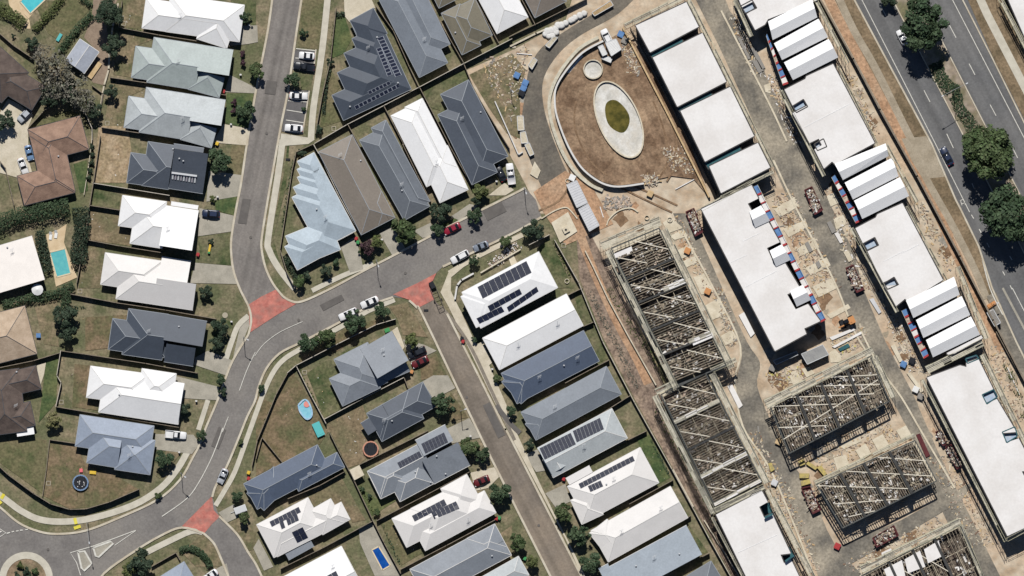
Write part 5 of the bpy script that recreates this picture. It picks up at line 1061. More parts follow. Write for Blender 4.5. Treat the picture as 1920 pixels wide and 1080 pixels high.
def seams(ro, h, lines):
    for l in lines:
        a, d = P(l); beam('roof_seam', W2(a, h) + Vector((0, 0, .03)), W2(d, h) + Vector((0, 0, .03)), .12, .06, m_memb2, ro)
H1 = 7.4
GA = 'white square townhouse roofs beside the ring wall'
for i, (q, l) in enumerate((('p 1192,48 1287,4 1310,50 1219,98', 'first white square townhouse roof, the one next to the curved road'), ('p 1224,108 1317,62 1362,153 1270,200', 'second white square townhouse roof beside the ring wall'), ('p 1276,208 1369,163 1414,255 1322,303', 'third white square townhouse roof beside the ring wall'), ('p 1330,312 1421,268 1444,314 1352,362', 'fourth white townhouse roof at the lower end beside the ring wall'))): block(l, P(q), H1, group=GA)
for q, l in (('p 1214,92 1275,66 1283,84 1226,112', 'upper'), ('p 1266,195 1330,167 1338,185 1278,213', 'middle'), ('p 1318,299 1384,268 1390,284 1330,318', 'lower')):
    block('sunken teal %s roof gap between white townhouse roofs' % l, P(q), H1 - 1.1, name='link_roof', mroof=m_teal, cat='roof')
# block B: large white roof with balcony strip and three dormers
B = 'p 1315,392 1409,347 1422,372 1402,382 1416,406 1432,400 1462,454 1438,465 1452,496 1470,490 1500,540 1476,552 1492,580 1515,570 1538,602 1508,616 1512,626 1453,658'
t, ro = block('largest white townhouse roof with three notched dormers facing the balcony strip', P(B), H1)
seams(ro, H1, ('p 1393,452 1424,437', 'p 1397,538 1456,508', 'p 1370,492 1400,478'))
def gable(label, spec, h, rise=.9, name='gable_roof', grey=None, group=None, over=0, cat='roof'):
    """px quad a,b (north edge) c,d (south edge): ridge midway along a->b"""
    a, b_, c, d = [W2(p, h) for p in P(spec)]; ctr = (a + b_ + c + d) / 4; up = Vector((0, 0, rise))
    t = empty(name, (ctr.x, ctr.y, 0), label, cat, group); r0, r1 = (a + d) / 2 + up, (b_ + c) / 2 + up
    dn = Vector((0, 0, -.2)); mb = MB(); vs = [a, b_, c, d, a + dn, b_ + dn, c + dn, d + dn, r0, r1]
    fs = [(0, 8, 9, 1), (3, 2, 9, 8), (0, 1, 5, 4), (2, 3, 7, 6), (4, 5, 6, 7), (0, 4, 7, 3, 8), (1, 9, 2, 6, 5)]
    mb.add(vs, [f[::-1] for f in fs] if (b_ - a).cross(c - a).z > 0 else fs); ro = mb.build('roof', m_memb2, t); mb = MB()
    q = [ctr + (v - ctr) * .95 for v in (a, b_, c, d)]; mb.prism([(v.x, v.y) for v in q], -.02, h - .22); mb.build('wall', m_dkwall, t)
    return t
GD = 'white gabled dormers of the largest townhouse roof'
for i, q in enumerate(('p 1405,397 1427,385 1444,414 1416,427', 'p 1443,470 1466,458 1483,487 1455,500', 'p 1481,546 1505,534 1521,562 1494,575')):
    gable(['uppermost white dormer on the largest townhouse roof', 'middle white dormer on the largest townhouse roof', 'lowest white dormer on the largest townhouse roof'][i], q, H1 + .3, 1.5, name='dormer', group=GD, cat='dormer')
def balcony(label, spec, z, n, cols, rm=m_red2):
    """strip a->b (outer edge) to d->c, n bays of coloured mesh floors with red frames"""
    a, b_, c, d = [W2(p, z) for p in P(spec)]; ctr = (a + b_ + c + d) / 4; t = empty('balcony_strip', (ctr.x, ctr.y, 0), label, 'balcony'); up = Vector((0, 0, 1))
    bw = MB(); bw.prism([(v.x, v.y) for v in (a, b_, c, d)], -.02, z - .12); bw.build('wall', m_dkwall, t)
    for i in range(n):
        p = [a.lerp(b_, (i + .06) / n), a.lerp(b_, (i + .94) / n), d.lerp(c, (i + .94) / n), d.lerp(c, (i + .06) / n)]; mb = MB(); mb.prism([(v.x, v.y) for v in p], z - .1, z); mb.build('bay_floor', cols[i % len(cols)], t)
        e0, e1 = a.lerp(b_, (i + 1) / n), d.lerp(c, (i + 1) / n)
        beam('red_beam', e0 + up * .15, e1 + up * .15, .34 if i % 3 else .5, .25, rm, t)
        beam('guard_rail', a.lerp(b_, i / n) + up * .9, a.lerp(b_, (i + 1) / n) + up * .9, .09, .09, m_tube, t)
balcony('blue, red and white balcony strip beside the largest townhouse roof', 'p 1420,346 1548,598 1538,603 1411,350', H1 - .6, 16, [m_blue2, m_memb, m_memb, m_blue2, m_memb])
# block C: long eastern row
def gables(grp, specs, h, names):
    for s_, n_ in zip(specs, names): gable(n_, s_, h, 1.35, group=grp)
C0 = 'p 1375,-30 1530,-60 1533,0 1440,36 1434,46 1416,56 1400,26 1418,15 1412,3 1391,14'
block('white eastern townhouse roof before the upper gabled strips, with a sunken balcony', P(C0), H1)
gables('white gabled strips of the upper eastern townhouses', ('t30 0,160 330,-5 370,130 35,300', 't30 45,325 378,140 450,278 105,450', 't30 120,468 455,292 527,430 187,600'), H1 + .2, ('first gabled strip of the upper eastern townhouses', 'second gabled strip of the upper eastern townhouses', 'third gabled strip of the upper eastern townhouses'))
t, ro = block('white eastern townhouse roof below the upper gabled strips', P('p 1471,168 1510,148 1512,143 1562,120 1640,268 1566,308 1560,303 1545,316 1527,280 1541,272 1535,260 1518,268 1486,212 1514,198 1507,186 1486,198'), H1)
seams(ro, H1, ('p 1509,238 1592,195',))
gables('white gabled strips of the middle eastern townhouses', ('t31 500,150 882,-5 905,90 562,270', 't31 575,290 930,104 980,242 637,416', 't31 645,425 990,248 1058,390 707,562'), H1 + .2, ('upper gabled strip of the middle eastern townhouses', 'central gabled strip of the middle eastern townhouses', 'lowest gabled strip of the middle eastern townhouses'))
t, ro = block('white eastern townhouse roof between the middle and lower gabled strips', P('p 1604,428 1642,408 1645,402 1692,381 1768,525 1702,566 1697,560 1680,574 1658,536 1686,534 1678,520 1655,530 1626,470 1648,460 1640,446 1618,456'), H1)
seams(ro, H1, ('p 1657,490 1695,470', 'p 1690,475 1723,458'))
gables('white gabled strips of the lower eastern townhouses', ('t32 1035,95 1395,-85 1437,50 1090,225', 't32 1110,240 1452,60 1517,203 1165,375', 't32 1185,390 1522,213 1590,350 1237,520'), H1 + .2, ('upper gabled strip of the lower eastern townhouses', 'central gabled strip of the lower eastern townhouses', 'lowest gabled strip of the lower eastern townhouses'))
block('narrow white roof strip below the lower gabled strips', P('t32 1340,488 1600,355 1612,375 1400,490 1350,500'), H1 - .3, name='link_roof', cat='roof')
t, ro = block('large white townhouse roof reaching the lower corner of the site', P('p 1738,708 1800,685 1812,688 1812,680 1834,672 1863,731 1843,740 1850,757 1869,748 1906,810 1880,812 1886,830 1910,822 1940,880 1916,884 1922,896 1950,890 1985,960 1889,1005'), H1)
for lab, spec, cols, n in (('blue and red balcony strip of the upper eastern townhouses', 't30 -15,270 -10,250 150,620 110,635', [m_blue2, m_blue2, m_memb, m_rubw], 7), ('blue and red balcony strip of the middle eastern townhouses', 't31 475,250 500,230 700,570 655,590', [m_blue2, m_memb, m_blue2, m_rubw], 7), ('blue and red balcony strip of the lower eastern townhouses', 't32 1000,170 1045,148 1205,500 1165,525', [m_blue2, m_rubw, m_blue2, m_memb], 7)):
    pts = spec.split(); balcony(lab, pts[0] + ' ' + ' '.join([pts[1], pts[4], pts[3], pts[2]]), H1 - 2.6, n, cols)
# sunken balconies in the notches
for i, (q, l) in enumerate((('t20 1715,45 1800,0 1835,60 1750,100', 'sunken pale balcony in the roof before the upper gabled strips'), ('t30 185,795 265,745 297,800 212,845', 'sunken pale blue balcony in the white roof under the upper strips'), ('t30 345,1080 415,1040 440,1100 370,1130', 'lower sunken pale balcony of the same white roof'), ('t31 715,745 800,700 828,758 745,800', 'sunken pale blue balcony under the middle strips'), ('t31 868,1045 945,998 975,1055 895,1090', 'lower sunken balcony under the middle strips'), ('t32 1605,800 1692,760 1720,815 1640,870', 'sunken blue balcony on the lower corner roof'), ('t32 1480,530 1562,503 1580,530 1495,565', 'blue terrace notch at the upper side of the lower corner roof'), ('t33 1755,0 1850,-40 1870,30 1790,80', 'sunken pale balcony farthest along the large corner roof'))):
    p = [W2(v, H1 - .9) for v in P(q)]; c = sum(p, Vector()) / 4; t = empty('balcony', (c.x, c.y, 0), l, 'balcony'); mb = MB(); mb.prism([(v.x, v.y) for v in p], -.02, H1 - .9); mb.build('floor', M('balcony_floor', C(168, 190, 214), C(196, 204, 214), 1.2, grain=.08), t)
    mb = MB()
    for k in range(4): mb.bar(p[k] + Vector((0, 0, .7)), p[(k + 1) % 4] + Vector((0, 0, .7)), .28, .5)
    mb.build('frame', m_teal if i > 4 else m_dkwall, t)
# block E: lower white roof in the frame column, with two dark wells
t, ro = block('white townhouse roof below the long open timber frame, with two dark wells', P('t23 1530,620 1780,490 1800,470 1872,438 1918,525 1854,562 1890,640 1950,610 2090,910 2014,920 2040,985 2090,950 2200,1180 1840,1260'), H1)
seams(ro, H1, ('t23 1690,905 1990,770',))
for q, l in (('t23 1854,562 1935,525 1950,610 1890,640', 'dark upper well in the lower white roof'), ('t33 93,905 165,862 190,920 125,965', 'dark lower well in the lower white roof')):
    p = [W2(v, 3) for v in P(q)]; c = sum(p, Vector()) / 4; t = empty('light_well', (c.x, c.y, 0), l, 'light well'); mb = MB(); mb.prism([(v.x, v.y) for v in p], -.02, 2.5); mb.build('floor', m_teal, t); mb = MB(); mb.bar(p[2] + Vector((0, 0, 5.4)), p[3] + Vector((0, 0, 5.4)), .5, .5); mb.build('sill', m_teal, t)
# ------------------------------------------------------------------ scaffolds
def scaffold(label, spec, wpx, z, bays=None, boards=3, rails=(1, 1), brace=True):
    a, b_ = [W2(p, z) for p in P(spec)]; d = b_ - a; L = d.length; n = bays or max(1, round(L / 2.4)); dn = d.normalized(); nn = Vector((-dn.y, dn.x, 0)); wd = wpx * S
    t = empty('scaffold', ((a.x + b_.x) / 2, (a.y + b_.y) / 2, 0), label, 'scaffold'); up = Vector((0, 0, 1)); rng = random.Random(int(abs(a.x * 10)))
    for i in range(n):
        p, q = a + dn * (L * i / n + .04), a + dn * (L * (i + 1) / n - .04)
        for k in range(boards):
            if rng.random() < .12: continue
            off = nn * wd * ((k + .5) / boards - .5); dz = up * rng.uniform(0, .04); beam('plank', p + off + dz, q + off + dz, wd / boards * rng.uniform(.7, .88), .05, rng.choice((m_scafd, m_scafd, m_scafg)), t)
    for i in range(n + 1):
        p = a + d * i / n
        for s_ in (-1, 1): place('standard', cube_mesh(m_tube), p + nn * s_ * wd * .52 + up * (.55 - z / 2), Matrix.Diagonal((.07, .07, z + 1.1, 1)), t)
        beam('transom', p - nn * wd * .6 - up * .06, p + nn * wd * .6 - up * .06, .07, .07, m_tube, t)
    for s_, on in zip((-1, 1), rails):
        if on:
            for hz in (.5, 1.0): beam('guard_rail', a + nn * s_ * wd * .52 + up * hz, b_ + nn * s_ * wd * .52 + up * hz, .07, .07, m_yelt if hz < .9 else m_tube, t)
        for zz in (z * .33, z * .66): beam('ledger', a + nn * s_ * wd * .52 + up * (zz - z), b_ + nn * s_ * wd * .52 + up * (zz - z), .06, .06, m_tube, t)
    if brace:
        for i in range(0, n - 1, 3): beam('brace', a + d * i / n + nn * wd * .56 - up * (z - .5), a + d * (i + 1) / n + nn * wd * .56 - up * .3, .06, .06, m_tube, t)
SCF = scaffold
SCF('scaffold along the road side of the square townhouse roofs', 'p 1292,0 1450,312', 6, H1 - .8, boards=2); SCF('scaffold on the top side of the first square townhouse roof', 'p 1172,48 1285,-8', 8, H1 - 1)
SCF('scaffold at the lower end of the fourth square townhouse roof', 'p 1352,370 1450,322', 5, H1 - 1, boards=2); SCF('short scaffold at the ring-wall end of the largest townhouse roof', 'p 1310,396 1410,340', 6, H1 - 1, boards=2)
SCF('scaffold on the lane side of the white roof before the upper strips', 'p 1378,0 1409,68', 6, H1 - .8, boards=2); SCF('scaffold along the dirt strip behind the upper gabled strips', 'p 1527,-5 1590,118', 6, H1 - .4, boards=2)
SCF('scaffold behind the white roof under the upper strips', 'p 1568,125 1650,285', 8, H1 - 2.5, boards=3); SCF('scaffold on the lane side of the white roof under the upper strips', 'p 1464,170 1545,330', 6, H1 - .8, boards=2)
SCF('scaffold behind the middle gabled strips', 'p 1662,272 1720,378', 6, H1 - .3, boards=2); SCF('scaffold behind the white roof under the middle strips', 'p 1698,388 1775,530', 8, H1 - 2, boards=3); SCF('scaffold on the lane side of the white roof under the middle strips', 'p 1597,428 1682,585', 6, H1 - .8, boards=2)
SCF('scaffold behind the lower gabled strips', 'p 1797,500 1850,635', 7, H1 - .3, boards=2); SCF('broad scaffold between the lower strips and corner roof', 'p 1738,694 1842,642', 13, H1 - .8, boards=5); SCF('scaffold behind the large corner roof', 'p 1842,665 1925,835', 9, H1 - 1, boards=3); SCF('thin scaffold on the lane side of the large corner roof', 'p 1730,712 1885,1015', 4, H1 - .5, boards=1)
SCF('scaffold at the lower end of the large corner roof', 'p 1888,1012 1940,985', 6, H1 - 1, boards=2)
SCF('wide pale walkway along the back of the upper long frame', 'p 1140,470 1268,728', 10, H1 - .5, boards=4); SCF('pale walkway along the back of the lower long frame', 'p 1228,742 1338,962', 10, H1 - .5, boards=4); SCF('scaffold across the top of the upper long frame', 'p 1128,460 1238,414', 17, H1 - 1.2, boards=6)
SCF('scaffold along the lane side of the upper long frame', 'p 1245,430 1372,690', 12, H1 - 1.2, boards=4); SCF('scaffold along the lane side of the lower long frame', 'p 1335,700 1438,905', 11, H1 - 1.2, boards=4); SCF('scaffold stepping between upper and lower long frames', 'p 1230,735 1268,716', 10, H1 - .6, boards=4)
SCF('scaffold bridge beside the dark opening of the long frame', 'p 1335,694 1380,674', 8, H1 - 1.2, boards=3); SCF('scaffold between the lower long frame and lower white roof', 'p 1335,960 1432,912', 9, H1 - .8, boards=3); SCF('scaffold on the lane side of the lower white roof', 'p 1440,918 1528,1090', 10, H1 - 2, boards=3); SCF('scaffold on the back of the lower white roof', 'p 1335,970 1400,1095', 4, H1 - 1.5, boards=1)
SCF('wide plank scaffold along the top of the square open frame', 'p 1436,758 1637,658', 16, H1 - .6, boards=5); SCF('scaffold on the lane side of the square open frame', 'p 1640,668 1675,745', 9, H1 - 1.5, boards=3)
SCF('scaffold across the top of the lower open frame', 'p 1528,905 1715,815', 5, H1 - 2, boards=2); SCF('scaffold along the skip side of the sheeted frame', 'p 1615,1068 1800,978', 13, H1 - 2.5, boards=4); SCF('scaffold beside the sheeted frame', 'p 1802,985 1845,1090', 6, H1 - 2.5, boards=2)
# ------------------------------------------------------------------ open timber frames
def openframe(label, spec, zt, along, nj, walls, braces, name='unfinished_building', clut=260, seed=3, studs=True, jw=.1, voids=None, strips=()):
    """corners a b c d (px). along='u': joists run a->b, stepping towards d; 'v': joists run a->d, stepping towards b."""
    pa = P(spec); a, b_, c, d = [W2(p, zt) for p in pa]; ctr = (a + b_ + c + d) / 4; up = Vector((0, 0, 1)); rng = random.Random(seed)
    t = empty(name, (ctr.x, ctr.y, 0), label, 'house frame')
    def pt(u, v, z=zt): p = a.lerp(b_, u).lerp(d.lerp(c, u), v); return Vector((p.x, p.y, z))
    def flat(k, z0, z1, m, nm): mb = MB(); mb.prism([(v.x, v.y) for v in (pt(k, k), pt(1 - k, k), pt(1 - k, 1 - k), pt(k, 1 - k))], z0, z1); return mb.build(nm, m, t)
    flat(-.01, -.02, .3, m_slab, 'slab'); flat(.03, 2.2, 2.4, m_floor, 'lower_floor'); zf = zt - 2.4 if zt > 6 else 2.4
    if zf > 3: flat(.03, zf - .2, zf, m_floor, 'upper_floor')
    for i in range(nj + 1):
        s_ = i / nj
        if rng.random() < .04: continue
        lo_ = 0.0
        if along == 'v' and any(wv - .012 < s_ < wv + .03 for wv in walls): continue
        if voids and any(wv - .05 < s_ < wv for wv in voids): lo_ = .56 if along == 'u' else .34
        p, q = (pt(lo_, s_), pt(1, s_)) if along == 'u' else (pt(s_, lo_), pt(s_, 1))
        beam('joist', p - up * .15, q - up * .15, jw, .3, m_joist, t)
    for u0, v0, u1, v1 in ((0, 0, 1, 0), (1, 0, 1, 1), (1, 1, 0, 1), (0, 1, 0, 0)):
        p, q = pt(u0, v0), pt(u1, v1); beam('edge_beam', p - up * .1, q - up * .1, .3, .4, m_steel, t)
        if studs:
            L = (q - p).length; n = int(L / 1.1)
            for i in range(n):
                if rng.random() < .12: continue
                r = p.lerp(q, (i + .5) / n); place('stud', cube_mesh(m_plate), Vector((r.x, r.y, zt / 2)), Matrix.Diagonal((.1, .1, zt - .2, 1)), t)
            for zz in (2.4, zt - 2.4): beam('wall_plate', Vector((p.x, p.y, zz)), Vector((q.x, q.y, zz)), .16, .2, m_plate, t)
    for s_ in walls:
        p, q = (pt(0, s_), pt(1, s_)) if along == 'u' else (pt(s_, 0), pt(s_, 1)); beam('party_wall', p - up * (zt / 2 - .15), q - up * (zt / 2 - .15), (.5 if along == 'u' else .75), zt + .1, m_fire, t)
    for u0, v0, u1, v1 in braces: beam('brace', pt(u0, v0, zt + .12), pt(u1, v1, zt + .12),   .22, .05, m_strap, t)
    for v0, u0, u1, wv in strips:           # pale walkways laid across the joists
        for k in range(4):
            vv = v0 + (k - 1.5) * wv / 4
            for j in range(4): beam('walkway_board', pt(u0 + (u1 - u0) * j / 4, vv, zt + .2), pt(u0 + (u1 - u0) * (j + .97) / 4, vv, zt + .2), .24, .06, rng.choice((m_scafd, m_scafg, m_memb)), t)
    cuts = [0.0] + list(walls) + [1.0]
    for w0, w1 in zip(cuts, cuts[1:]):      # stud walls of the rooms in each bay
        for f in (.36, .7):
            z = zt - .55
            a0, a1, b0, b1 = (f, w0, f, w1) if along == 'u' else (w0, f, w1, f)
            beam('room_plate', pt(a0, a1, z), pt(b0, b1, z), .16, .16, m_plate, t)
        m_ = (w0 + w1) / 2
        q0, q1 = ((.36, m_), (.7, m_)) if along == 'u' else ((m_, .36), (m_, .7)); beam('room_plate', pt(*q0, zt - .55), pt(*q1, zt - .55), .16, .16, m_plate, t)
    cells = [[lerp(lerp(pa[0], pa[1], u), lerp(pa[3], pa[2], u), v) for u, v in ((.05, .05), (.95, .05), (.95, .95), (.05, .95))]]
    rubble('stored_boards', None, cells, clut, .2, .9, [m_plate, m_rubw, m_joist, m_rubg, m_memb, m_memb, m_steel], zf + .02, t, .5, seed)
    return t
def zig(n, k=1):  # brace straps running down each bay like /\
    out = []
    for i in range(n): v0, v1 = i / n, (i + 1) / n; out += [(.45, v0 + .01, .98, v0 + (v1 - v0) * .75), (.03, v0 + (v1 - v0) * .35, .5, v1 - .02)]
    return out
openframe('upper half of the long open timber floor frame with five bays', 'p 1146,466 1236,428 1362,684 1270,722', H1 - .6, 'u', 60, (.22, .4, .6, .78), zig(5), clut=420, seed=5, voids=(.05, .4, .78), strips=((.385, .55, 1, .03), (.765, .55, 1, .03)))
openframe('lower half of the long open timber floor frame with four bays', 'p 1239,740 1323,700 1428,902 1340,948', H1 - .6, 'u', 52, (.25, .5, .74), zig(4), clut=340, seed=6, voids=(.05,), strips=((.25, 0, 1, .035), (.74, 0, 1, .035), (.99, .0, 1, .03)))
openframe('square open timber frame with plank scaffold on its upper side', 'p 1444,762 1632,668 1668,752 1480,850', H1 - .8, 'v', 46, (.26, .5, .76), [(.0, .0, .55, .55), (.2, .02, .9, .72), (.45, .05, .98, .6), (.0, .45, .4, .85), (.6, .02, .99, .4), (.0, .7, .98, .5)], clut=420, seed=8, voids=(.2, .7))
openframe('lower open timber frame beside the maroon skip', 'p 1531,908 1716,826 1756,902 1580,990', H1 - .8, 'v', 46, (.24, .48, .74), [(.0, .03, .75, .9), (.3, .0, .98, .85), (.62, .0, 1, .5), (.05, .5, .6, .98), (.1, .85, .35, .98)], clut=420, seed=9, voids=(.55, .9))
openframe('open frame partly covered with pale roof sheets', 'p 1615,1080 1800,985 1850,1090 1665,1190', H1 - 2.5, 'v', 34, (.28, .52, .74), [(.0, .03, .3, .6), (.28, .02, .52, .6), (.52, .02, .74, .6)], clut=150, seed=10)
for i, q in enumerate(('t33 870,1030 1005,960 1030,1080 900,1110', 't33 1025,955 1140,890 1180,1010 1050,1060', 't33 1170,880 1280,815 1310,930 1200,985')):
    p = [W2(v, H1 - 2.3) for v in P(q)]; mb = MB(); mb.prism([(v.x, v.y) for v in p], H1 - 2.45, H1 - 2.35); o = mb.build('ceiling_sheet', m_memb, at=(p[0].x, p[0].y, 0)); tag(o, ['pale sheet over the first bay of the sheeted frame', 'pale sheet over the second bay of the sheeted frame', 'pale sheet beside the steel joists of the sheeted frame'][i], 'sheet', 'pale sheets on the sheeted frame')
for i, q in enumerate(('p 1151,476 1184,462 1186,470 1154,484', 'p 1245,538 1280,522 1284,530 1248,546', 'p 1297,640 1335,623 1338,632 1300,648')):
    p = [W2(v, H1 - .35) for v in P(q)]; mb = MB(); mb.prism([(v.x, v.y) for v in p], H1 - .5, H1 - .4); o = mb.build('plank_stack', m_memb, at=(p[0].x, p[0].y, 0)); tag(o, ['pale board stack near the scaffolded top of the long open frame', 'pale board stack across the middle of the upper long open frame', 'pale board stack beside the last bay of the upper long open frame'][i], 'boards', 'board stacks on the long open frame')
# ------------------------------------------------------------------ ring wall, timber wall, pond edge, pit
def wallrun(label, pts, wd, h, m, name='retaining_wall', cat='wall', z=0.0, sm=True):
    o = ribbon(name, pts, wd, 4, m, sm=sm, h=h, kind=None, z=z); return tag(o, label, cat)
wallrun('curved white retaining wall around the brown earth ring', [(1131, 77), (1092, 99), (1061, 133), (1043, 163), (1040, 188), (1044, 218), (1061, 265), (1081, 302), (1101, 325), (1130, 344), (1160, 350), (1207, 344)], 3.4, 2.0, m_wallw)
wallrun('outer timber-topped kerb of the curved ring wall', [(1122, 70), (1085, 92), (1050, 135), (1031, 180), (1033, 225), (1052, 280), (1075, 318), (1105, 345), (1130, 357)], 6, .9, m_scafd, name='formwork_walkway', cat='walkway')
wallrun('straight timber retaining wall between the ring and square townhouses', [(1168, 52), (1250, 210), (1330, 370)], 3.2, 1.4, m_timber, sm=False); wallrun('second timber retaining wall between the ring and square townhouses', [(1182, 52), (1262, 205), (1342, 365)], 1.6, 1.2, m_fence, sm=False)
wallrun('pale concrete rim around the oval pond basin', ell(1160, 224, 76, 38, PA) + [ell(1160, 224, 76, 38, PA)[0]], 2.6, .85, m_slab, name='pond_rim', cat='rim', z=.3, sm=False)
c = W(1112, 130); t = empty('round_pit', (c.x, c.y, 0), 'round concrete pit inside the ring wall', 'pit'); ring = [(1112 + 17.5 * math.cos(a), 130 + 17.5 * math.sin(a)) for a in [6.2832 * i / 24 for i in range(25)]]
q = [W2(p) for p in ring]; mb = MB()
for a, d in zip(q, q[1:]): mb.bar((a.x, a.y, .8), (d.x, d.y, .8), .3, .7)
mb.build('rim', m_block, t); mb = MB(); mb.cyl(c, 2.4, 2.4, .3, .55, 24); mb.build('floor', m_pool, t)
for q, l in (('t21 710,610 730,560 800,500 890,480 945,510', 'curved concrete edging below the ring wall'), ('t21 220,560 320,500 400,475 440,500 490,560', 'curved timber edging around the tank slab')): wallrun(l, P(q), 2.2, .5, m_slab, name='edging', cat='edging')
for q, l in (('p 1097,470 1112,500 1140,560', 'upper low wall along the weedy strip'), ('p 1140,560 1178,630 1230,722', 'lower low wall along the weedy strip'), ('p 1262,880 1300,950', 'low wall beside the narrow weedy strip'), ('p 1320,975 1395,1095', 'low wall beside the lower white roof')): wallrun(l, P(q), 2.2, 1.1, m_block, sm=False, name='low_wall')
for q, l in (('p 928,190 972,290', 'white kerb wall beside the charcoal roof'), ('p 972,290 980,285', 'short white kerb wall end')): wallrun(l, P(q), 2, .9, m_wallw, sm=False, name='low_wall')
# tank slab
t = empty('tank_slab', W(1058, 424), 'pale square tank slab with a round opening', 'slab'); p = [W2(v) for v in P('t21 295,590 420,510 490,655 360,740')]; mb = MB(); mb.prism([(v.x, v.y) for v in p], 0, .5); mb.build('base', m_slab, t); c = W(1061, 431); mb = MB(); mb.box((c.x, c.y, .8), 1.6, 1.6, .6, .5); ho = mb.build('hatch', m_slab, t); mb = MB(); mb.cyl(c, .3, .3, 1.1, 1.14, 12); mb.build('opening', m_black, ho)
# ------------------------------------------------------------------ containers, sheds, skips, vehicles on site
def container(label, spec, h, m, name='shipping_container', cat='container'):
    a, b_, c, d = [W2(p, h) for p in P(spec)]; ctr = (a + b_ + c + d) / 4; t = empty(name, (ctr.x, ctr.y, 0), label, cat); mb = MB(); mb.prism([(v.x, v.y) for v in (a, b_, c, d)], 0, h - .06); mb.build('body', m, t)
    mb = MB(); n = 10
    for i in range(n): p, q = a.lerp(d, (i + .5) / n), b_.lerp(c, (i + .5) / n); mb.bar(p - Vector((0, 0, .04)), q - Vector((0, 0, .04)), (d - a).length / n * .6, .06)
    mb.build('corrugated_top', m, t); mb = MB()
    for p, q in ((a, b_), (b_, c), (c, d), (d, a)): mb.bar(p - Vector((0, 0, .05)), q - Vector((0, 0, .05)), .16, .16)
    mb.build('top_frame', m_metal, t)
container('upper pale blue shipping container below the ring wall', 't21 408,305 485,272 567,440 487,478', 2.7, m_cont); container('lower pale blue shipping container below the ring wall', 't21 497,490 570,447 655,610 580,655', 2.7, m_cont)
container('grey site hut below the largest townhouse roof', 't32 250,495 410,425 455,500 295,572', 2.7, M('hut_grey', C(168, 168, 166), C(156, 156, 156), .6, grain=.06), 'site_hut', 'hut'); container('long narrow grey hut beside the site hut', 't32 40,545 215,475 225,500 60,575', 2.4, m_rubg, 'site_hut', 'hut')
container('white toilet block beside the ring wall top', 't20 700,320 780,290 820,370 745,420', 2.6, m_white, 'site_hut', 'hut'); container('narrow white hut beside the toilet block', 't20 645,350 680,335 715,405 680,420', 2.4, m_white, 'site_hut', 'hut'); container('white pallet shed below the toilet block', 't20 670,440 715,420 750,440 740,470', 1.6, m_white, 'site_hut', 'hut')
container('grey signal trailer by the orange barrier', 't32 1642,185 1690,160 1745,260 1700,288', 2.3, m_rubg, 'site_hut', 'hut')
for i, (q, l) in enumerate((('t20 122,490 160,430 190,450 150,520', 'white crate stack at the upper end of the curved road'), ('t20 250,340 310,275 345,280 280,360', 'pale crate at the upper bend of the curved road'), ('t20 38,870 85,870 92,975 45,978', 'tall pale crate beside the curved road'), ('t20 62,992 100,985 122,1070 70,1075', 'second pale crate beside the curved road'), ('t21 95,5 130,-10 165,75 135,90', 'lowest pale crate beside the curved road'), ('t20 598,95 740,5 760,40 620,120', 'yellow timber crate beside the bulk bags'), ('t31 1010,300 1010,300 1010,300 1010,300', ''))):
    if not l: continue
    container(l, q, 1.3, m_timber if 'yellow' in l else m_slab, 'crate', 'crate')
def skip(label, spec, h=1.5, seed=1):
    a, b_, c, d = [W2(p, h) for p in P(spec)]; ctr = (a + b_ + c + d) / 4; t = empty('skip_bin', (ctr.x, ctr.y, .1), label, 'skip bin'); f = Vector((ctr.x, ctr.y, 0)); mb = MB()
    top = [a, b_, c, d]; bot = [Vector((ctr.x + (v.x - ctr.x) * .82, ctr.y + (v.y - ctr.y) * .86, .12)) for v in top]; inn = [ctr + (v - ctr) * .93 for v in top]; inb = [Vector((ctr.x + (v.x - ctr.x) * .8, ctr.y + (v.y - ctr.y) * .84, h * .55)) for v in inn]
    fs = []
    for i in range(4): j = (i + 1) % 4; fs += [(i, j, 4 + j, 4 + i), (4 + i, 4 + j, 8 + j, 8 + i), (8 + i, 8 + j, 12 + j, 12 + i)]
    mb.add(bot + top + inn + inb, fs + [(3, 2, 1, 0), (12, 13, 14, 15)]); mb.build('body', m_skip, t)
    for p, q in ((a, b_), (b_, c), (c, d), (d, a)): beam('rim', p, q, .16, .14, m_skip, t)
    pp = P(spec); cc = (sum(p[0] for p in pp) / 4, sum(p[1] for p in pp) / 4); cell = [lerp(cc, p, .8) for p in pp]
    rubble('load', 'broken building waste heaped in the bin', [cell], 110, .2, .65, [m_rubw, m_rubw, m_rubb, m_rubg, m_plate, m_memb], h * .6, t, h * .5, seed)
SK = (('t31 272,345 330,318 412,495 350,530', 'maroon skip of white waste on the lane beside the balcony strip'), ('t31 582,930 640,905 720,1090 665,1115', 'maroon skip of mixed waste under the middle balconies'), ('t21 1302,508 1365,480 1432,660 1375,692', 'maroon skip of green and brown waste at the ring-wall end of the largest roof'), ('t33 248,420 315,405 398,585 335,615', 'maroon skip of white waste beside the lower open frame'), ('t33 782,795 945,700 980,775 815,865', 'maroon skip of mixed waste below the lower open frame'), ('t33 1330,110 1375,92 1450,262 1418,280', 'narrow maroon skip beside the large corner roof'), ('t33 1255,0 1290,-15 1340,90 1312,105', 'narrow pale skip above another beside the large corner roof'))
for i, (q, l) in enumerate(SK): skip(l, q, seed=20 + i)
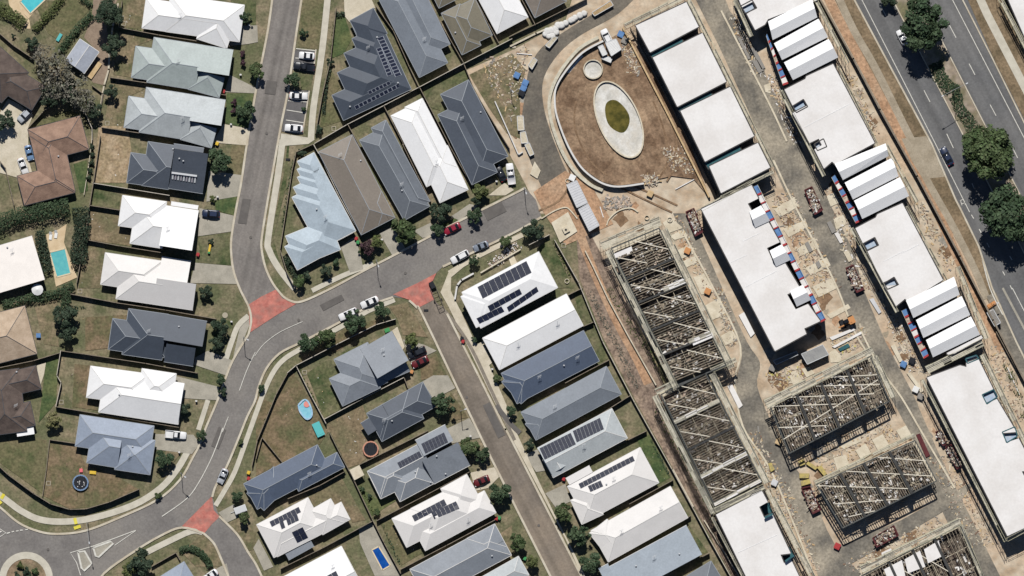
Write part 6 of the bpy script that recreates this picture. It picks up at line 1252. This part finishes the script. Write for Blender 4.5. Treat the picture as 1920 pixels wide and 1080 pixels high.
# orange telehandler
t = empty('telehandler', W(1588, 604), 'orange and black telehandler below the balcony strip', 'loader'); c = W(1588, 604); r = math.radians(25); d = Vector((math.cos(r), math.sin(r), 0)); n = Vector((-d.y, d.x, 0)); mb = MB(); mb.box((c.x, c.y, 1.2), 3.6, 1.6, .9, r); mb.build('chassis', m_black, t)
p = c + d * 1.3; mb = MB(); mb.box((p.x, p.y, 1.9), 1.6, 1.9, 1.0, r); mb.build('engine_cover', m_orange, t); p = c - d * .2 + n * .35; mb = MB(); mb.box((p.x, p.y, 2.3), 1.2, .9, 1.2, r); mb.build('cab', m_glass, t); beam('boom', c + d * 1.2 - n * .4 + Vector((0, 0, 2.4)), c - d * 2.6 - n * .4 + Vector((0, 0, 1.2)), .35, .35, m_orange, t)
for sx in (-1.3, 1.3):
    for sy in (-1, 1): place('tyre', small_mesh('tyrebig', tyre_fn(.3, .6, .45), m_tyre), c + d * sx + n * sy + Vector((0, 0, .6)), Matrix.Rotation(r, 4, 'Z'), t)
# orange road barrier, tilted excavator bucket
t = empty('road_barrier', W(1857, 573), 'orange plastic road barrier beside the highway kerb', 'barrier'); a, d = W(1845, 580), W(1867, 566)
for i in range(3): p, q = a.lerp(d, i / 3), a.lerp(d, (i + .92) / 3); mb = MB(); mb.bar(p + Vector((0, 0, .45)), q + Vector((0, 0, .45)), 1.0, .8); mb.bar(p + Vector((0, 0, .9)), q + Vector((0, 0, .9)), .5, .2); mb.build('segment', m_orange, t)
# bulk bags
i = 0
for x, y in P('t20 250,255 275,270 265,235 300,265 330,240 295,230 325,215 345,190 370,188 402,172 440,152 455,145 472,132 508,115 540,100'):
    i += 1; c = W(x, y, .9); b = MB(); R_ = random.uniform(.75, 1.0)
    b.add([(c.x + R_ * k * math.cos(6.2832 * j / 10 + .2) * (1 + .08 * math.sin(3 * j)), c.y + R_ * k * math.sin(6.2832 * j / 10 + .2), z) for k, z in ((.85, 0), (1.05, .35), (1, .75), (.6, 1.0), (.15, .92)) for j in range(10)], [(r_ * 10 + j, r_ * 10 + (j + 1) % 10, (r_ + 1) * 10 + (j + 1) % 10, (r_ + 1) * 10 + j) for r_ in range(4) for j in range(10)] + [tuple(range(40, 50))])
    o = b.build('bulk_bag', m_wallw, smooth=True, at=(c.x, c.y, 0)); tag(o, 'round white bulk bag in the row above the curved road', 'bag', 'bulk bags above the curved road')
# slabs, pads, sheets
def slab(label, spec, h=.18, m=None, name='concrete_pad', cat='pad', group=None, z=.05):
    p = [W2(v) for v in P(spec)]; c = sum(p, Vector()) / len(p); b = MB(); b.prism([(v.x - c.x, v.y - c.y) for v in p], 0, h); o = b.build(name, m or m_slab); o.location = (c.x, c.y, z); return tag(o, label, cat, group)
GP = 'concrete pads beside the balcony strip'
for q in ('t31 45,490 195,400 225,470 90,550', 't31 115,640 280,570 300,620 155,700', 't31 215,790 345,700 385,775 245,840', 't31 280,930 440,850 470,910 320,985', 't31 330,1070 480,1000 520,1080 380,1150', 't32 440,200 600,120 620,150 470,230'): ORD = globals().get('ORD') or iter(('first', 'second', 'third', 'fourth', 'fifth', 'last')); slab('pale driveway pad by the long balcony strip, %s from its upper end' % next(ORD), q, group=GP)
for q in ('t21 1130,590 1195,550 1280,630 1170,670', 't21 1185,690 1285,640 1320,690 1220,720', 't21 1235,800 1325,755 1360,820 1275,860', 't21 1280,880 1370,840 1395,885 1310,925', 't21 1360,1000 1440,970 1520,1110 1420,1130', 't22 1450,130 1560,70 1600,190 1505,240', 't22 1565,360 1650,310 1695,390 1600,430'): ORD2 = globals().get('ORD2') or iter(('first', 'second', 'third', 'fourth', 'fifth', 'sixth', 'last')); slab('pale driveway pad by the upper long frame, %s from its scaffolded top' % next(ORD2), q, group='concrete pads beside the upper long frame')
for q in ('t31 440,390 500,360 540,440 470,470', 't31 490,560 570,530 590,600 510,640', 't32 950,420 1010,545 985,560 920,440', 't30 -30,640 20,620 20,700 -20,690'): ORD4 = globals().get('ORD4') or iter(('beside the upper lane skip', 'below the upper lane skip', 'under the lower balconies', 'under the upper balconies')); slab('pale concrete pad ' + next(ORD4), q, group='concrete pads east of the lane')
for q in ('t33 490,195 580,170 610,245 520,290', 't33 655,140 730,85 775,165 700,210', 't33 780,60 860,15 905,95 825,140', 't33 960,-10 1035,-50 1080,30 1010,70'): ORD3 = globals().get('ORD3') or iter(('first', 'second', 'third', 'fourth')); slab('white square pad between the open frames, %s from the yellow crates' % next(ORD3), q, group='white pads between the open frames', h=.3)
for q, l in (('t32 150,640 210,620 265,700 190,730', 'white pad above the square open frame'), ('t32 250,605 310,590 350,640 290,670', 'second white pad above the square open frame'), ('t32 455,490 500,455 550,510 545,555 470,560', 'rounded white pad beside the site hut'), ('t33 530,95 690,10 700,70 570,130', 'pale poured slab below the square open frame')): slab(l, q)
for q, l, m in (('t32 460,370 640,300 655,315 480,392', 'bundle of white panels below the largest roof', m_memb), ('t32 480,440 700,325 700,345 500,450', 'second bundle of white panels below the largest roof', m_memb), ('t32 525,455 600,415 615,440 540,475', 'teal sheet stack beside the site hut', m_teal), ('t22 1700,205 1740,180 1820,340 1790,370', 'long white panel pack leaning by the largest roof', m_memb), ('t22 1615,735 1650,720 1730,880 1700,905', 'long white panel pack beside the lower long frame', m_memb), ('t33 1110,20 1140,10 1215,175 1185,190', 'rust red panel stack beside the lower open frame', m_skip), ('t31 440,590 470,575 510,655 480,672', 'grey sheet stack beside the lane skip', m_rubg), ('t31 497,670 525,660 565,735 540,745', 'white sheet stack beside the lane skip', m_memb), ('t31 565,810 600,795 635,870 605,885', 'cream sheet stack above the lower lane skip', m_slab), ('t31 355,890 380,875 400,915 375,935', 'grey mat on a concrete pad', m_rubg), ('t31 275,745 300,730 335,800 310,815', 'grey panel on a concrete pad', m_rubg), ('t32 760,85 790,75 850,180 830,195', 'pale blue board stack beside the lane', m_cont), ('t32 920,435 945,425 1010,545 985,558', 'cream beam stack beside the lane', m_slab), ('t32 1040,640 1065,635 1170,770 1145,785', 'cream girder on the lane edge', m_slab), ('t33 850,905 920,872 935,898 855,940', 'white crate beside the sheeted frame scaffold', m_memb), ('t30 -130,360 -100,355 -20,510 -50,520', 'grey panel stack under the upper balconies', m_rubg), ('t20 1800,460 1840,450 1885,530 1850,550', 'grey sheet stack at the lane edge below the top roof', m_rubg), ('t20 1690,285 1710,280 1790,440 1770,445', 'long grey steel panel beside the lane near the square roofs', m_rubg), ('t21 135,225 170,130 215,200 190,260', 'pale pallet heap beside the curved road end', m_slab), ('t20 410,545 520,410 535,420 430,548', 'white plank beside the ring wall', m_memb), ('t20 265,350 330,280 345,285 285,362', 'long white board on the curved road edge', m_slab)): slab(l, q, h=.45, m=m, name='panel_stack', cat='panels')
for q, l in (('t33 285,240 300,220 370,265 355,285', 'first yellow pallet crate beside the lane'), ('t33 365,265 400,250 440,310 420,330', 'second yellow pallet crate beside the lane'), ('t33 235,310 310,310 305,345 235,345', 'third yellow pallet crate beside the lane'), ('t33 245,370 310,350 320,385 250,405', 'fourth yellow pallet crate beside the skip'), ('t33 0,235 25,230 50,280 20,300', 'yellow machine on the lane by the long frame'), ('t33 225,220 270,200 280,240 240,255', 'small yellow crate beside the lane')):
    slab(l, q, h=.9, m=M('faded_yellow', C(206, 186, 110), C(170, 156, 110), 1.5, grain=.15), name='pallet_crate', cat='crate')
for q, l in (('t33 1840,150 1870,135 1900,180 1875,195', 'pink crate at the frame edge by the corner roof'), ('t33 1850,130 1900,110 1893,205 1860,190', 'orange tarpaulin by the long frame'),): slab(l.replace('orange', 'brown'), q, h=.3, m=m_rubb, name='tarpaulin', cat='tarpaulin') if 'pink' not in l else None
for x, y, m, l in ((985, 155, m_blue2, 'blue crate beside the curved road'), (981, 166, m_blue2, 'second blue crate beside the curved road'), (978, 174, m_black, 'black crate beside the curved road'), (969, 141, m_blue2, 'blue tarpaulin pallet in the weeds'), (1164, 64, m_blue2, 'blue bin beside the timber retaining wall'), (1171, 76, m_rubg, 'grey bin beside the timber retaining wall'), (1219, 363, m_timber, 'small timber crate below the ring wall'), (1073, 333, m_white, 'white box above the shipping container'), (1452, 905, m_cont, 'pale blue tarpaulin heap beside the long frame'), (1448, 690, m_rubg, 'dark bin above the square open frame'), (1600, 940, m_red2, 'red drum at the bottom of the lower frame') if False else (1570, 1024, m_red2, 'red drum at the corner of the lower open frame'), (1289, 470, m_orange, 'orange machine on a concrete pad'), (1327, 546, m_orange, 'orange box on a concrete pad'), (1404, 848, m_orange, 'rusty orange tarpaulin cube beside the long frame'), (1694, 683, m_blue2, 'blue bin below the lower balconies'), (1710, 676, m_black, 'dark machine below the lower balconies'), (1717, 730, m_white, 'white box on the girder'), (1726, 743, m_rubg, 'grey generator beside the girder'), (1460, 828, m_timber, 'cream box beside the square open frame')):
    boxthing('site_crate', l, 'crate', x, y, 1.5, 1.5, 1.0, m, 25)
for x, y, r, l in ((1213, 408, 4, 'concrete ring near the frame top'), (1256, 412, 4.5, 'white round tank beside the long frame'), (1063, 527, 4, 'small round fire ring on the modern house lawn'), (1064, 339, 3.6, 'concrete ring above the shipping container')):
    c = W(x, y); b = MB(); n = 16; R_ = r * S
    for j in range(n): a0, a1 = 6.2832 * j / n, 6.2832 * (j + 1) / n; b.bar((c.x + R_ * math.cos(a0), c.y + R_ * math.sin(a0), .3), (c.x + R_ * math.cos(a1), c.y + R_ * math.sin(a1), .3), .16, .6)
    o = b.build('concrete_ring', m_slab, at=(c.x, c.y, 0)); tag(o, l, 'ring')
# scattered debris (uncountable)
RB = [m_rubw, m_slab, m_rubg, m_plate, m_timber, m_rubb]
rubble('debris', 'loose debris scattered on the ring earth', [quad('t20 820,330 900,340 960,560 880,560'), quad('t21 1100,30 1290,0 1380,240 1200,190'), quad('t21 960,230 1090,230 1090,310 990,310')], 408, .14, .6, RB, .45, cat='debris', seed=31, zr=.08)
rubble('debris', 'loose debris on the bays beside the balcony strip', [quad('t31 20,420 180,330 540,1080 380,1150')], 624, .14, .6, RB, .1, cat='debris', seed=32, zr=.08)
rubble('debris', 'loose debris along the eastern lane edge', [quad('t20 1620,100 1720,100 1900,560 1800,560'), quad('t30 -30,560 60,560 260,1080 180,1080'), quad('t31 420,330 560,330 760,1080 640,1080'), quad('t32 760,0 860,-20 1160,620 1060,640')], 1008, .14, .6, RB + [m_memb], .1, cat='debris', seed=33, zr=.08)
rubble('debris', 'loose debris beside the long frame scaffolds', [quad('t21 1180,560 1260,540 1530,1080 1440,1080'), quad('t22 1500,0 1580,0 1700,420 1630,450'), quad('t23 1760,0 1860,0 2120,640 2020,640'), quad('t33 -20,240 80,240 400,1000 300,1080')], 1008, .14, .6, RB, .1, cat='debris', seed=34, zr=.08)
rubble('debris', 'loose debris around the lower frames', [quad('t33 300,100 900,-80 980,40 420,330'), quad('t33 560,980 1280,640 1400,760 700,1080'), quad('t33 1200,200 1360,160 1700,860 1500,860')], 912, .14, .6, RB, .1, cat='debris', seed=35, zr=.08)
rubble('debris', 'loose debris on the dirt below the site hut', [quad('t32 440,380 720,280 760,420 560,500'), quad('t32 -20,640 240,560 280,700 40,760')], 360, .14, .6, RB + [m_yelt], .1, cat='debris', seed=36, zr=.08)
rubble('debris', 'white stones heaped in the rubble bed of the modern house', [[(912, 492), (968, 452), (978, 466), (922, 506)]], 190, .15, .4, [m_memb, m_rubw, m_rubw], .1, cat='rubble', seed=37)
rubble('debris', 'grey plastic film bunched below the ring wall', [quad('t21 690,410 880,400 900,470 690,490')], 120, .3, .9, [m_rubg, m_rubw], .05, cat='debris', seed=38)
rubble('debris', 'loose debris on the weedy corner of the site', [quad('t10 1700,430 1900,420 1920,900 1750,620'), quad('t20 -20,340 120,340 90,700 -20,900')], 288, .14, .6, RB, .1, cat='debris', seed=39, zr=.08)
rubble('debris', 'loose debris behind the eastern scaffolds', [quad('t30 560,560 640,560 840,1000 760,1040'), quad('t31 1100,440 1160,440 1400,900 1330,960'), quad('t32 1640,440 1760,440 1900,1000 1800,1040')], 480, .14, .6, RB, .1, cat='debris', seed=40, zr=.08)
for s_, l in (('t21 1225,340 1375,260', 'long pale pole lying on the brown earth'), ('t21 660,470 685,550', 'short pole beside the container'), ('t20 35,400 150,410', 'pale timber pole lying in the weeds'), ('t32 1795,595 1885,800', 'long white pipe on the dirt behind the corner roof')):
    a, d = [W2(p) for p in P(s_)]; b = MB(); z = Vector((0, 0, .3)); b.bar(a + z, d + z, .22, .2); o = b.build('pole_length', m_memb, at=(a.x, a.y, 0)); tag(o, l, 'pole')
# ------------------------------------------------------------------ unfinished building across the highway path
block('white unfinished roof beyond the highway path', P('p 1882,-20 1930,-40 1975,60 1925,78'), 5.5)
SCF('scaffold in front of the white roof beyond the highway path', 'p 1872,-10 1925,92', 7, 4.5, boards=2)
rubble('yard_clutter', 'small pots, toys and pavers scattered over the yards', [P(q) for q in ('t00 900,20 1060,30 1050,190 920,200', 't00 900,250 1140,290 980,570 860,560', 't00 840,640 1080,670 930,940 790,930', 't01 720,-40 960,-30 940,280 710,280', 't01 680,520 880,540 960,740 650,700', 't01 640,780 780,790 740,1060 600,1060', 't02 560,110 900,160 820,450 480,440', 't02 450,520 640,550 640,820 440,860', 't03 380,80 560,90 860,400 540,560', 't12 100,800 400,700 480,1000 80,1060', 't13 640,20 780,20 880,120 700,230', 't13 420,500 640,360 800,640 700,680', 't12 540,1000 820,850 780,1060 560,1070', 't12 330,620 560,500 640,900 520,960', 't23 1040,100 1180,330 1120,380 960,120', 't12 1020,160 1130,120 1280,360 1110,340', 't13 1000,660 1040,650 1240,880 1090,980')], 200, .1, .26, [m_rubw, m_white, m_rubb, m_timber, m_black], .02, zr=.12, seed=51, cat='garden clutter')
